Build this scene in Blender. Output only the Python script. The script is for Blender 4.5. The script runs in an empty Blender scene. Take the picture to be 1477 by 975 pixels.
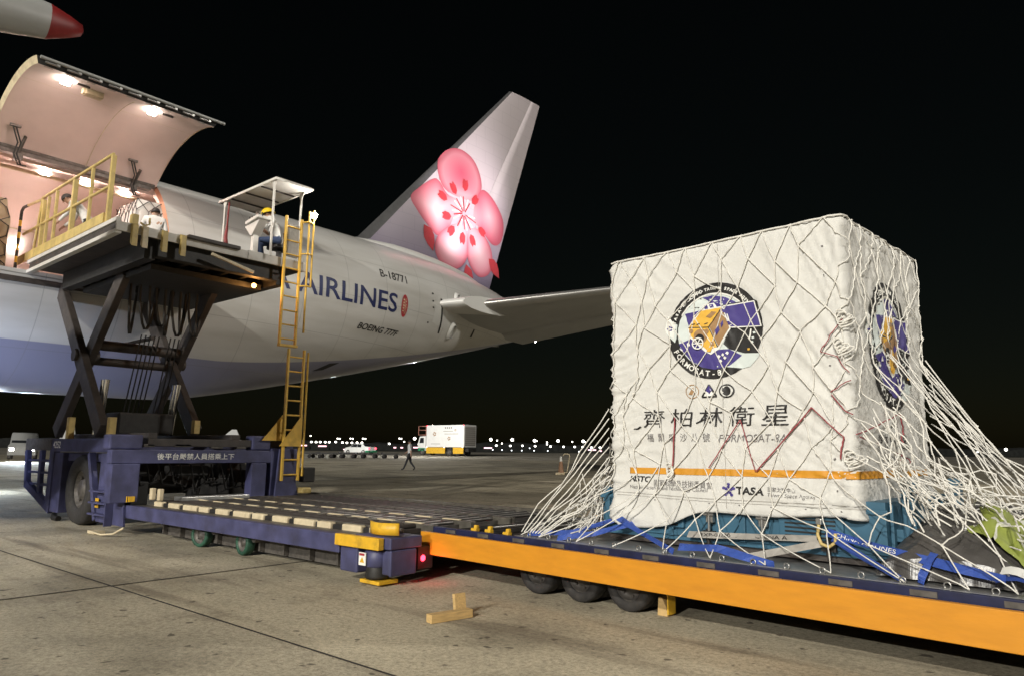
import bpy, bmesh, math, random
from math import sin, cos, pi, radians, sqrt, atan2
from mathutils import Vector, Matrix, noise
R = random.Random(7)
SC = bpy.context.scene
COL = SC.collection
# ------------------------------------------------------------------ camera
YAW, PITCH, ROLL, CAMH = radians(40.4), radians(8.96), radians(0.55), 1.5
fwd = Vector((-sin(YAW)*cos(PITCH), cos(YAW)*cos(PITCH), sin(PITCH)))
rgt = Vector((cos(YAW), sin(YAW), 0)); upv = rgt.cross(fwd)
r2 = rgt*cos(ROLL)+upv*sin(ROLL); u2 = -rgt*sin(ROLL)+upv*cos(ROLL)
cam = bpy.data.objects.new('camera', bpy.data.cameras.new('camera')); COL.objects.link(cam)
cam.data.sensor_width = 36; cam.data.lens = 36*1030/1477; cam.data.clip_end = 6000; cam.data.clip_start = .05
cam.matrix_world = Matrix(((r2.x, u2.x, -fwd.x, 0), (r2.y, u2.y, -fwd.y, 0), (r2.z, u2.z, -fwd.z, CAMH), (0, 0, 0, 1)))
SC.camera = cam
# ------------------------------------------------------------------ sky, key floodlight, other real lamps of the apron
W = bpy.data.worlds.new('World'); SC.world = W; W.use_nodes = True
SUN_EL, SUN_AZ = radians(17), Vector((.16, -1, 0)).normalized()
wn = W.node_tree.nodes; bg = wn['Background']
sky = wn.new('ShaderNodeTexSky'); sky.sky_type = 'NISHITA'; sky.sun_disc = False
sky.sun_elevation = SUN_EL; sky.sun_rotation = atan2(SUN_AZ.x, SUN_AZ.y)
tint = wn.new('ShaderNodeMixRGB'); tint.blend_type = 'MULTIPLY'; tint.inputs[0].default_value = 1; tint.inputs[2].default_value = (1, .92, .62, 1)
W.node_tree.links.new(sky.outputs[0], tint.inputs[1]); W.node_tree.links.new(tint.outputs[0], bg.inputs[0]); bg.inputs[1].default_value = .0009
sun = bpy.data.objects.new('sun', bpy.data.lights.new('sun', 'SUN')); COL.objects.link(sun)
sun.data.energy = 1.75; sun.data.angle = radians(.6); sun.data.color = (1, .97, .90)
tol = Vector((SUN_AZ.x*cos(SUN_EL), SUN_AZ.y*cos(SUN_EL), sin(SUN_EL)))
sun.rotation_euler = tol.to_track_quat('Z', 'Y').to_euler()
def lamp(name, kind, loc, power, col=(1, 1, 1), target=None, **kw):
    l = bpy.data.lights.new(name, kind); l.energy = power; l.color = col
    for k, v in kw.items(): setattr(l, k, v)
    o = bpy.data.objects.new(name, l); COL.objects.link(o); o.location = loc
    if target is not None: o.rotation_euler = (Vector(loc)-Vector(target)).to_track_quat('Z', 'Y').to_euler()
    return o
# high apron flood masts standing behind and right of the camera
lamp('apron_floodlight', 'SPOT', (15, -56, 32), 150000, (1, .94, .83), (-14, 12, 1), spot_size=radians(75), spot_blend=.6, shadow_soft_size=.9)
lamp('apron_floodlight', 'SPOT', (30, 34, 26), 36000, (1, .95, .86), (-8, 14, 1), spot_size=radians(80), spot_blend=.6, shadow_soft_size=.9)
SC.view_settings.view_transform = 'Standard'; SC.view_settings.look = 'None'
SC.view_settings.exposure = 0; SC.view_settings.gamma = 1
SC.render.engine = 'CYCLES'; SC.cycles.use_denoising = True
SC.cycles.max_bounces = 6; SC.cycles.diffuse_bounces = 3; SC.cycles.sample_clamp_indirect = 4
# ------------------------------------------------------------------ materials
MATS = {}
def mat(name, col, rough=.6, metal=0., var=.12, scale=6., bump=0., bscale=40., dirt=0., dirtcol=(.05, .04, .03), emit=0., coat=0., stretch=(1, 1, 1)):
    if name in MATS: return MATS[name]
    m = bpy.data.materials.new(name); m.use_nodes = True; nt = m.node_tree; N = nt.nodes; Lk = nt.links
    b = N['Principled BSDF']; b.inputs['Roughness'].default_value = rough; b.inputs['Metallic'].default_value = metal
    if coat: b.inputs['Coat Weight'].default_value = coat; b.inputs['Coat Roughness'].default_value = .12
    tc = N.new('ShaderNodeTexCoord'); mp = N.new('ShaderNodeMapping'); mp.inputs['Scale'].default_value = stretch
    Lk.new(tc.outputs['Object'], mp.inputs[0])
    n = N.new('ShaderNodeTexNoise'); n.inputs['Scale'].default_value = scale; n.inputs['Detail'].default_value = 6
    Lk.new(mp.outputs[0], n.inputs['Vector'])
    rp = N.new('ShaderNodeValToRGB'); c = Vector(col)
    rp.color_ramp.elements[0].position = .3; rp.color_ramp.elements[1].position = .7
    rp.color_ramp.elements[0].color = (*(c*(1-var)), 1); rp.color_ramp.elements[1].color = (*[min(1, x) for x in c*(1+var)], 1)
    Lk.new(n.outputs[0], rp.inputs[0]); out = rp.outputs[0]
    if dirt:
        n2 = N.new('ShaderNodeTexNoise'); n2.inputs['Scale'].default_value = scale*.37+1.1; n2.inputs['Detail'].default_value = 9; n2.inputs['Roughness'].default_value = .7
        Lk.new(mp.outputs[0], n2.inputs['Vector'])
        r2_ = N.new('ShaderNodeValToRGB'); r2_.color_ramp.elements[0].position = .5; r2_.color_ramp.elements[1].position = .72
        r2_.color_ramp.elements[1].color = (dirt, dirt, dirt, 1); Lk.new(n2.outputs[0], r2_.inputs[0])
        mx = N.new('ShaderNodeMixRGB'); mx.inputs[2].default_value = (*dirtcol, 1); Lk.new(r2_.outputs[0], mx.inputs[0]); Lk.new(out, mx.inputs[1]); out = mx.outputs[0]
    Lk.new(out, b.inputs['Base Color'])
    if bump:
        n3 = N.new('ShaderNodeTexNoise'); n3.inputs['Scale'].default_value = bscale; n3.inputs['Detail'].default_value = 5
        Lk.new(mp.outputs[0], n3.inputs['Vector'])
        bp = N.new('ShaderNodeBump'); bp.inputs['Strength'].default_value = bump; bp.inputs['Distance'].default_value = .02
        Lk.new(n3.outputs[0], bp.inputs['Height']); Lk.new(bp.outputs[0], b.inputs['Normal'])
    if emit: b.inputs['Emission Color'].default_value = (*col, 1); b.inputs['Emission Strength'].default_value = emit
    MATS[name] = m; return m
mat('skin_white', (.60, .60, .58), .32, var=.03, scale=.8, coat=.25, dirt=.12, dirtcol=(.42, .40, .36))
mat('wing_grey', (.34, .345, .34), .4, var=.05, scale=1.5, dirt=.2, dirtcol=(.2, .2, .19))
mat('bare_metal', (.40, .395, .38), .35, metal=.8, var=.06, scale=3)
mat('bay_lining', (.72, .60, .56), .6, var=.04, scale=2.5, bump=.1, bscale=6)
mat('bay_floor', (.30, .27, .25), .5, metal=.4, var=.2, scale=8)
mat('edge_dark', (.07, .07, .072), .5)
mat('dark_seal', (.025, .025, .025), .7)
mat('print_navy', (.012, .02, .10), .45, var=.05)
mat('print_black', (.015, .014, .014), .55, var=.05)
mat('print_white', (.80, .80, .76), .6, var=.03)
mat('print_red', (.40, .03, .04), .5, var=.1)
mat('loader_blue', (.060, .063, .145), .5, var=.3, scale=4, dirt=.6, dirtcol=(.035, .032, .045), bump=.08)
mat('loader_dark', (.05, .042, .038), .6, var=.35, scale=5, dirt=.4, dirtcol=(.10, .075, .055), bump=.15)
mat('loader_black', (.02, .019, .018), .6, var=.4, scale=9)
mat('deck_steel', (.13, .12, .10), .5, metal=.5, var=.35, scale=7, dirt=.5, dirtcol=(.06, .05, .04))
mat('roller_steel', (.20, .19, .18), .3, metal=.85, var=.25, scale=9)
mat('rail_yellow', (.56, .42, .15), .5, var=.18, scale=6, dirt=.45, dirtcol=(.18, .11, .05))
mat('ladder_yellow', (.68, .42, .06), .5, var=.18, scale=6, dirt=.4, dirtcol=(.18, .11, .05))
mat('cream', (.62, .53, .36), .55, var=.15, scale=7, dirt=.5, dirtcol=(.25, .17, .09))
mat('cab_white', (.62, .60, .56), .5, var=.08, scale=4, dirt=.3, dirtcol=(.35, .28, .2))
mat('beam_orange', (.62, .255, .014), .5, var=.07, scale=3.5, dirt=.5, dirtcol=(.50, .19, .012), bump=.05, bscale=12, stretch=(1, 1, 4))
mat('yellow_paint', (.72, .42, .025), .5, var=.1, scale=9, dirt=.6, dirtcol=(.07, .05, .03))
mat('navy_rail', (.012, .016, .055), .45, var=.3, scale=8)
mat('tyre', (.028, .026, .025), .8, var=.3, scale=14, dirt=.35, dirtcol=(.09, .08, .065), bump=.2)
mat('green_tyre', (.02, .075, .045), .6, var=.3, scale=10, dirt=.3)
mat('hub_grey', (.11, .10, .09), .55, metal=.3, var=.35, scale=12, dirt=.5)
mat('teal', (.04, .118, .185), .5, var=.12, scale=5, dirt=.2, dirtcol=(.015, .05, .08))
mat('strap_blue', (.035, .082, .36), .6, var=.15, scale=18, bump=.2, bscale=160)
mat('strap_grey', (.36, .34, .31), .75, var=.12, scale=18, bump=.2, bscale=160)
mat('rope_white', (.82, .80, .74), .8, var=.12, scale=30, bump=.5, bscale=220)
mat('rope_red', (.30, .055, .065), .7, var=.2, scale=25)
mat('alu', (.55, .55, .54), .35, metal=.8, var=.15, scale=9)
mat('plastic_grey', (.075, .07, .066), .3, var=.3, scale=5, bump=.3, bscale=14)
mat('hivis', (.22, .26, .045), .7, var=.15, scale=8)
mat('hivis_tape', (.62, .62, .55), .5, var=.1)
mat('wood', (.56, .38, .16), .7, var=.2, scale=10, bump=.2, bscale=60, stretch=(1, 6, 6), dirt=.25, dirtcol=(.3, .19, .08))
mat('skin', (.42, .25, .17), .55, var=.06)
mat('hair', (.015, .012, .01), .6)
mat('shirt_white', (.66, .66, .64), .8, var=.06, scale=14, bump=.3, bscale=25)
mat('trousers', (.02, .02, .022), .8)
mat('jeans', (.03, .05, .11), .85, var=.2, scale=30)
mat('helmet_yellow', (.82, .58, .02), .35, var=.04)
mat('glass_dark', (.02, .022, .025), .08)
mat('truck_white', (.78, .78, .76), .4, var=.04, scale=2, dirt=.15, dirtcol=(.5, .48, .44))
mat('green_paint', (.02, .22, .10), .4)
mat('far_dark', (.018, .019, .017), .9, var=.5, scale=.3)
mat('grass', (.02, .024, .014), .95, var=.5, scale=.2)
mat('lens_warm', (1, .90, .80), emit=55.)
mat('lens_white', (1, .97, .92), emit=70.)
mat('lens_far', (1, .95, .86), emit=6.)
mat('lens_small', (.9, .95, 1), emit=3.)
mat('lens_red', (1, .03, .06), emit=9.)
mat('lens_orange', (1, .42, .10), emit=14.)
mat('lens_pink', (1, .55, .62), emit=2.2)
mat('chrome', (.7, .7, .7), .15, metal=1.)
mat('curtain_red', (.45, .20, .15), .8)
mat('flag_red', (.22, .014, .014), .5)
mat('cone_orange', (.34, .19, .11), .6)
mat('box_beige', (.55, .45, .30), .7, var=.1)
# ------------------------------------------------------------------ mesh builder
WM = {}
class MB:
    def __init__(s, M=None): s.v = []; s.f = []; s.mi = []; s.M = M or Matrix(); s.k = 0; s.sm = []
    def add(s, vs, fs, smooth=False):
        o = len(s.v); s.v += [s.M @ Vector(v) for v in vs]
        for f in fs: s.f.append([o+i for i in f]); s.mi.append(s.k); s.sm.append(smooth)
        return s
    def box(s, c, d, rot=None):
        h = [x/2 for x in d]; vs = []
        for x in (-1, 1):
            for y in (-1, 1):
                for z in (-1, 1):
                    p = Vector((x*h[0], y*h[1], z*h[2])); vs.append(Vector(c)+(rot @ p if rot else p))
        return s.add(vs, [(0, 1, 3, 2), (4, 6, 7, 5), (0, 4, 5, 1), (2, 3, 7, 6), (0, 2, 6, 4), (1, 5, 7, 3)])
    def span(s, x0, x1, y0, y1, z0, z1): return s.box(((x0+x1)/2, (y0+y1)/2, (z0+z1)/2), (abs(x1-x0), abs(y1-y0), abs(z1-z0)))
    def bar(s, p, q, w, h, up=(0, 0, 1)):
        p, q = Vector(p), Vector(q); d = (q-p); L = d.length; d.normalize(); u = Vector(up)
        if abs(d.dot(u)) > .98: u = Vector((1, 0, 0))
        a = d.cross(u).normalized(); b = a.cross(d).normalized()
        return s.box((p+q)/2, (w, L, h), Matrix((a, d, b)).transposed())
    def tube(s, pts, r, n=8, closed=False, cap=True):
        pts = [Vector(p) for p in pts]; m = len(pts); vs = []; fs = []
        rr = r if isinstance(r, (list, tuple)) else [r]*m
        pv = None
        for i, p in enumerate(pts):
            if closed: d = pts[(i+1) % m]-pts[i-1]
            else: d = pts[min(i+1, m-1)]-pts[max(i-1, 0)]
            d = d.normalized() if d.length > 1e-9 else Vector((0, 0, 1))
            if pv is None:
                u = Vector((0, 0, 1)) if abs(d.z) < .9 else Vector((1, 0, 0)); a = d.cross(u).normalized()
            else: a = (pv-d*pv.dot(d)); a = a.normalized() if a.length > 1e-6 else d.orthogonal().normalized()
            pv = a; b = d.cross(a)
            for k in range(n): t = 2*pi*k/n; vs.append(p+a*(rr[i]*cos(t))+b*(rr[i]*sin(t)))
        for i in range(m if closed else m-1):
            for k in range(n):
                a0 = i*n+k; a1 = i*n+(k+1) % n; j = ((i+1) % m)*n
                fs.append((a0, a1, j+(k+1) % n, j+k))
        s.add(vs, fs, True)
        if cap and not closed:
            s.add(vs[:n], [list(range(n))[::-1]]); s.add(vs[-n:], [list(range(n))])
        return s
    def cyl(s, p, q, r, n=16, r2=None):
        return s.tube([p, q], [r, r if r2 is None else r2], n)
    def lathe(s, prof, o, axis, n=28):
        ax = Vector(axis).normalized(); a = ax.orthogonal().normalized(); b = ax.cross(a); vs = []; fs = []; m = len(prof)
        for k in range(n):
            t = 2*pi*k/n; d = a*cos(t)+b*sin(t)
            for (r, h) in prof: vs.append(Vector(o)+ax*h+d*r)
        for k in range(n):
            for i in range(m-1): fs.append((k*m+i, ((k+1) % n)*m+i, ((k+1) % n)*m+i+1, k*m+i+1))
        return s.add(vs, fs, True)
    def prism(s, poly, ext, smooth=False):   # poly: list of 3D points, ext: vector
        n = len(poly); e = Vector(ext); vs = [Vector(p) for p in poly]+[Vector(p)+e for p in poly]
        return s.add(vs, [list(range(n))[::-1], [n+i for i in range(n)]]+[(i, (i+1) % n, n+(i+1) % n, n+i) for i in range(n)])
    def grid(s, fn, nu, nv, smooth=True, closed=False):
        vs = [fn(i, j) for i in range(nu) for j in range(nv)]; fs = []
        for i in range(nu if closed else nu-1):
            for j in range(nv-1):
                a = i*nv+j; b = ((i+1) % nu)*nv+j; fs.append((a, b, b+1, a+1))
        return s.add(vs, fs, smooth)
    def sph(s, c, r, n=12, m=8, sc=(1, 1, 1)):
        c = Vector(c); prof = []
        def fn(i, j):
            a = 2*pi*i/n; t = pi*j/(m-1); return c+Vector((r*sc[0]*sin(t)*cos(a), r*sc[1]*sin(t)*sin(a), -r*sc[2]*cos(t)))
        return s.grid(fn, n, m, closed=True)
    def build(s, name, ms, parent=None, bevel=0., base=None, kind=None, label=None, cat=None, group=None, recalc=True):
        me = bpy.data.meshes.new(name)
        if parent is not None: Wm = WM[parent.name]
        else: Wm = Matrix.Translation(base if base is not None else Vector((0, 0, 0)))
        inv = Wm.inverted()
        me.from_pydata([inv @ v for v in s.v], [], s.f)
        ms = ms if isinstance(ms, (list, tuple)) else [ms]
        for m in ms: me.materials.append(MATS[m])
        me.polygons.foreach_set('material_index', s.mi); me.polygons.foreach_set('use_smooth', s.sm)
        if recalc:
            bm = bmesh.new(); bm.from_mesh(me); bmesh.ops.recalc_face_normals(bm, faces=bm.faces); bm.to_mesh(me); bm.free()
        me.update()
        o = bpy.data.objects.new(name, me); COL.objects.link(o)
        if parent is not None: o.parent = parent
        else: o.matrix_world = Wm
        WM[o.name] = Wm
        if bevel:
            b = o.modifiers.new('bevel', 'BEVEL'); b.width = bevel; b.segments = 2; b.limit_method = 'ANGLE'; b.angle_limit = radians(50)
        tag(o, label, cat, group, kind); return o
def tag(o, label=None, cat=None, group=None, kind=None):
    if label: o['label'] = label
    if cat: o['category'] = cat
    if group: o['group'] = group
    if kind: o['kind'] = kind
    return o
def thing(name, base, label, cat, group=None, M=None):
    o = bpy.data.objects.new(name, None); COL.objects.link(o); o.empty_display_size = .2
    Wm = (M @ Matrix.Translation(base)) if M is not None else Matrix.Translation(base)
    o.matrix_world = Wm; WM[o.name] = Wm; return tag(o, label, cat, group)
def piece(name, me_obj, parent, offs):   # copy of a child with shared mesh data, shifted by a local offset
    c = me_obj.copy(); COL.objects.link(c); c.parent = parent; c.location = me_obj.location+Vector(offs); WM[c.name] = WM[parent.name]; return c
def copy_thing(root, M, label=None):
    c = root.copy(); COL.objects.link(c); c.matrix_world = M; WM[c.name] = M.copy()
    if label: c['label'] = label
    for ch in list(root.children):
        d = ch.copy(); COL.objects.link(d); d.parent = c; WM[d.name] = M.copy()
        for g in list(ch.children):
            e = g.copy(); COL.objects.link(e); e.parent = d; WM[e.name] = M.copy()
    return c
# ------------------------------------------------------------------ flat print: lettering and shapes laid on a surface
_tc = bpy.data.curves.new('lettering', 'FONT')
def text2d(txt, size=1., shear=0., bold=0., spacing=1., align='LEFT'):
    _tc.body = txt; _tc.size = size; _tc.shear = shear; _tc.offset = bold; _tc.space_character = spacing; _tc.align_x = align; _tc.resolution_u = 3
    o = bpy.data.objects.new('lettering', _tc); COL.objects.link(o); dg = bpy.context.evaluated_depsgraph_get(); dg.update()
    me = bpy.data.meshes.new_from_object(o.evaluated_get(dg)); bpy.data.objects.remove(o)
    vs = [tuple(v.co[:2]) for v in me.vertices]; fs = [list(p.vertices) for p in me.polygons]; bpy.data.meshes.remove(me)
    return vs, fs
def fit(tf, x0, x1, y0, y1):   # scale a text mesh into a box
    vs, fs = tf
    if not vs: return tf
    ax = min(v[0] for v in vs); bx = max(v[0] for v in vs); ay = min(v[1] for v in vs); by = max(v[1] for v in vs)
    return [(x0+(v[0]-ax)/(bx-ax)*(x1-x0), y0+(v[1]-ay)/max(1e-6, by-ay)*(y1-y0)) for v in vs], fs
class Decal:
    """collects 2D polygons (u, v) with a layer number, cuts them fine and lays them on surf(u, v, lift)"""
    def __init__(s, surf, cell): s.surf = surf; s.cell = cell; s.items = []
    def put(s, vs, fs, m, layer=1): s.items.append((vs, fs, m, layer)); return s
    def poly(s, pts, m, layer=1): return s.put(pts, [list(range(len(pts)))], m, layer)
    def ell(s, c, rx, ry, m, layer=1, n=40, a0=0, a1=2*pi): return s.poly([(c[0]+rx*cos(a0+(a1-a0)*i/n), c[1]+ry*sin(a0+(a1-a0)*i/n)) for i in range(n)], m, layer)
    def ring(s, c, r0, r1, m, layer=1, n=64, a0=0., a1=2*pi):
        vs = []; fs = []
        for i in range(n+1):
            a = a0+(a1-a0)*i/n; vs += [(c[0]+r0*cos(a), c[1]+r0*sin(a)), (c[0]+r1*cos(a), c[1]+r1*sin(a))]
            if i: fs.append((2*i-2, 2*i-1, 2*i+1, 2*i))
        return s.put(vs, fs, m, layer)
    def line(s, pts, w, m, layer=1):
        for p, q in zip(pts, pts[1:]):
            dx, dy = q[0]-p[0], q[1]-p[1]; L = sqrt(dx*dx+dy*dy) or 1; nx, ny = -dy/L*w/2, dx/L*w/2; ex, ey = dx/L*w*.3, dy/L*w*.3
            s.poly([(p[0]+nx-ex, p[1]+ny-ey), (p[0]-nx-ex, p[1]-ny-ey), (q[0]-nx+ex, q[1]-ny+ey), (q[0]+nx+ex, q[1]+ny+ey)], m, layer)
        return s
    def build(s, name, parent, step=.0015, lift=.006, label=None):
        ms = []; V = []; F = []; MI = []
        for vs, fs, m, layer in s.items:
            if m not in ms: ms.append(m)
            bm = bmesh.new(); bv = [bm.verts.new((v[0], v[1], 0)) for v in vs]
            for f in fs:
                try: bm.faces.new([bv[i] for i in f])
                except ValueError: pass
            bmesh.ops.triangulate(bm, faces=[f for f in bm.faces if len(f.verts) > 4])
            us = [v[0] for v in vs]; ws = [v[1] for v in vs]
            for axis, lo, hi in ((0, min(us), max(us)), (1, min(ws), max(ws))):
                k = math.ceil(lo/s.cell)
                while k*s.cell < hi:
                    no = (1, 0, 0) if axis == 0 else (0, 1, 0); co = (k*s.cell, 0, 0) if axis == 0 else (0, k*s.cell, 0)
                    bmesh.ops.bisect_plane(bm, geom=bm.verts[:]+bm.edges[:]+bm.faces[:], plane_co=co, plane_no=no); k += 1
            bm.verts.ensure_lookup_table(); o = len(V)
            for i, v in enumerate(bm.verts): v.index = i; V.append(s.surf(v.co.x, v.co.y, lift+layer*step))
            for f in bm.faces: F.append([o+v.index for v in f.verts]); MI.append(ms.index(m))
            bm.free()
        b = MB(); b.v = [Vector(v) for v in V]; b.f = F; b.mi = MI; b.sm = [True]*len(F)
        return b.build(name, ms, parent, label=label, recalc=False)
# ------------------------------------------------------------------ apron
def gz(x, y): d = -.648*x+.7615*y; return .0105*max(0, min(d, 130)-18)
def apron_mat(name, base, slabwise):
    m = bpy.data.materials.new(name); m.use_nodes = True; nt = m.node_tree; N = nt.nodes; L = nt.links; b = N['Principled BSDF']
    b.inputs['Roughness'].default_value = .85; b.inputs['Specular IOR Level'].default_value = .25
    tc = N.new('ShaderNodeTexCoord')
    def nz(sc, det, ro=.6):
        n = N.new('ShaderNodeTexNoise'); n.inputs['Scale'].default_value = sc; n.inputs['Detail'].default_value = det; n.inputs['Roughness'].default_value = ro
        L.new(tc.outputs['Object'], n.inputs['Vector']); return n.outputs[0]
    def ramp(inp, stops):
        r = N.new('ShaderNodeValToRGB'); e = r.color_ramp.elements
        while len(e) < len(stops): e.new(.5)
        for q, (p, c) in zip(e, stops): q.position = p; q.color = (c[0], c[1], c[2], 1)
        L.new(inp, r.inputs[0]); return r.outputs[0]
    def mix(a, c, f, mode='MIX'):
        x = N.new('ShaderNodeMixRGB'); x.blend_type = mode
        if isinstance(f, float): x.inputs[0].default_value = f
        else: L.new(f, x.inputs[0])
        L.new(a, x.inputs[1])
        if isinstance(c, tuple): x.inputs[2].default_value = (*c, 1)
        else: L.new(c, x.inputs[2])
        return x.outputs[0]
    k = Vector(base)
    big = ramp(nz(.45, 7, .62), [(.33, k*.58), (.5, k), (.68, k*1.25)])
    fine = ramp(nz(22, 8, .75), [(.30, (.42,)*3), (.5, (.95,)*3), (.72, (1.4,)*3)])
    c = mix(big, fine, .9, 'MULTIPLY')
    spk = ramp(nz(75, 3, .6), [(.57, (0, 0, 0)), (.67, (.75,)*3)]); c = mix(c, tuple(k*.35), spk)
    oil = ramp(nz(1.3, 9, .72), [(.56, (0, 0, 0)), (.74, (.6,)*3)]); c = mix(c, (.085, .062, .045), oil)
    spot = ramp(nz(6.5, 2, .5), [(.665, (0, 0, 0)), (.71, (.75,)*3)]); c = mix(c, (.06, .05, .04), spot)
    pale = ramp(nz(2.2, 8, .7), [(.60, (0, 0, 0)), (.75, (.35,)*3)]); c = mix(c, tuple(k*1.35), pale)
    mp2 = N.new('ShaderNodeMapping'); mp2.inputs['Rotation'].default_value = (0, 0, .5); mp2.inputs['Scale'].default_value = (.22, 2.6, 1); L.new(tc.outputs['Object'], mp2.inputs[0])
    n5 = N.new('ShaderNodeTexNoise'); n5.inputs['Scale'].default_value = .9; n5.inputs['Detail'].default_value = 7; L.new(mp2.outputs[0], n5.inputs['Vector'])
    c = mix(c, (.10, .08, .06), ramp(n5.outputs[0], [(.55, (0, 0, 0)), (.70, (.65,)*3)]))
    if slabwise:
        oi = N.new('ShaderNodeObjectInfo'); rr = ramp(oi.outputs['Random'], [(0, (.84, .84, .85)), (1, (1.1, 1.08, 1.04))]); c = mix(c, rr, 1.0, 'MULTIPLY')
    L.new(c, b.inputs['Base Color'])
    bp = N.new('ShaderNodeBump'); bp.inputs['Strength'].default_value = .5; bp.inputs['Distance'].default_value = .012
    L.new(nz(42, 8, .75), bp.inputs['Height']); L.new(bp.outputs[0], b.inputs['Normal']); MATS[name] = m
apron_mat('concrete', (.46, .415, .315), True); apron_mat('concrete_far', (.38, .35, .29), False)
mat('joint', (.03, .026, .022), .95)
F2, S2 = Vector((-.648, .7615)), Vector((.7615, .648))
ds = [-80, -30, 0, 18, 24, 32, 45, 60, 80, 105, 130, 170, 300, 800, 4000]; ls = [-4000, -600, -150, -60, -20, 0, 20, 60, 150, 600, 4000]
mb = MB()
def gfn(i, j):
    p = F2*ds[i]+S2*ls[j]; near = -25 < ds[i] < 110
    return (p.x, p.y, gz(p.x, p.y)-(.032 if ds[i] < 106 else .004))
mb.grid(gfn, len(ds), len(ls), smooth=False)
ground = mb.build('ground', 'concrete_far', kind='structure')
mbj = MB(); X0, Y0, SL = -8.6, 3.375, 9.0
ns = 0
for i in range(-9, 5):
    for j in range(-3, 10):
        x0, y0 = X0+i*SL, Y0+j*SL; cx, cy = x0+SL/2, y0+SL/2; d = F2.x*cx+F2.y*cy; l = S2.x*cx+S2.y*cy
        if d < -14 or d > 75 or abs(l) > 34+max(0, d)*.6: continue
        g = .012; b = MB(); e = [R.uniform(-.003, .003) for _ in range(4)]
        q = [(x0+g, y0+g), (x0+SL-g, y0+g), (x0+SL-g, y0+SL-g), (x0+g, y0+SL-g)]
        b.add([(x, y, gz(x, y)-.05) for x, y in q]+[(x, y, gz(x, y)+t) for (x, y), t in zip(q, e)], [(0, 1, 5, 4), (1, 2, 6, 5), (2, 3, 7, 6), (3, 0, 4, 7), (4, 5, 6, 7)])
        WM[ground.name] = Matrix(); b.build('concrete_slab', 'concrete', ground, recalc=False); ns += 1
mb = MB()
for i in range(-6, 5): x = X0+i*SL; mb.add([(x-.013, -12, +.004), (x+.013, -12, +.004), (x+.013, 16, +.004), (x-.013, 16, .004)], [(0, 1, 2, 3)])
for j in range(-1, 2): y = Y0+j*SL; mb.add([(-62, y-.013, +.0035), (26, y-.013, +.0035), (26, y+.013, +.0035), (-62, y+.013, +.0035)], [(0, 1, 2, 3)])
mb.build('joint_filler', 'joint', ground, kind='stuff', recalc=False)
# painted line on the far apron and the dark field beyond
mb = MB()
def onfar(d, l, dz=0.): p = F2*d+S2*l; return (p.x, p.y, gz(p.x, p.y)+dz)
mb.add([onfar(140, -900, .02), onfar(140, 900, .02), onfar(2500, 3000, .02), onfar(2500, -3000, .02)], [(0, 1, 2, 3)])
mb.build('grass_field', 'grass', kind='structure')
mb = MB()
for d, w in ((84, .5), (52, .18)):
    for k in range(-12, 12): mb.add([onfar(d, k*10., .03), onfar(d, k*10.+10, .03), onfar(d+w, k*10.+10, .03), onfar(d+w, k*10., .03)], [(0, 1, 2, 3)])
mat('line_paint', (.42, .40, .34), .8, var=.3, scale=3); mb.build('painted_line', 'line_paint', kind='structure')
# ------------------------------------------------------------------ freighter aircraft
AX, AZ0, AR = -21., 5.93, 3.1
def interp(tab, y):
    if y <= tab[0][0]: return tab[0][1]
    if y >= tab[-1][0]: return tab[-1][1]
    for i in range(len(tab)-1):
        if tab[i][0] <= y <= tab[i+1][0]:
            p0 = tab[max(i-1, 0)]; p1 = tab[i]; p2 = tab[i+1]; p3 = tab[min(i+2, len(tab)-1)]; h = p2[0]-p1[0]; t = (y-p1[0])/h
            m1 = (p2[1]-p0[1])/(p2[0]-p0[0])*h; m2 = (p3[1]-p1[1])/(p3[0]-p1[0])*h
            return (2*t**3-3*t*t+1)*p1[1]+(t**3-2*t*t+t)*m1+(-2*t**3+3*t*t)*p2[1]+(t**3-t*t)*m2
TOP = [(-42, 5.6), (-40, 7.0), (-37, 8.3), (-32, 9.0), (-27, 9.03), (0, 9.03), (14, 9.03), (18, 8.98), (21, 8.75), (23.5, 8.3), (25.2, 7.75), (26.4, 7.25)]
BOT = [(-42, 5.0), (-40, 3.9), (-37, 3.1), (-32, 2.83), (-27, 2.83), (0, 2.83), (7.5, 2.83), (9.2, 2.86), (10.6, 3.08), (13.1, 3.58), (15.9, 4.2), (18.5, 4.83), (21.6, 5.6), (24.3, 6.32), (26.4, 6.85)]
WID = [(-42, .4), (-40, 1.7), (-37, 2.7), (-32, 3.1), (-27, 3.1), (0, 3.1), (9, 3.1), (12, 3.06), (15, 2.86), (18, 2.4), (21, 1.75), (24, 1.0), (26.4, .22)]
def sec(y): t, b = interp(TOP, y), interp(BOT, y); return (t+b)/2, (t-b)/2, interp(WID, y)
plane = thing('cargo_airplane', (AX, 10, 0), 'white freighter airplane with a pink blossom on its tail and raised cargo door', 'airplane')
PW = WM[plane.name]
TH0, TH1 = radians(-11.7), radians(52); DY0, DY1 = 3.9, 7.7
ths = [TH0+(TH1-TH0)*i/16 for i in range(17)]+[TH1+(2*pi-TH1+TH0)*i/64 for i in range(1, 64)]
ys = [-42, -41, -40, -39, -37, -35, -32, -27, -20, -12, -6, 0, 2, DY0]+[DY0+(DY1-DY0)*i/4 for i in range(1, 5)]+[8.4+.5*i for i in range(36)]+[26.4]
def fpt(y, th, add=0.): z, rz, rx = sec(y); return Vector((AX+(rx+add)*cos(th), y, z+(rz+add)*sin(th)))
mb = MB(); nT = len(ths); vs = [fpt(y, t) for y in ys for t in ths]; fs = []
i0, i1 = ys.index(DY0), ys.index(DY1)
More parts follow.
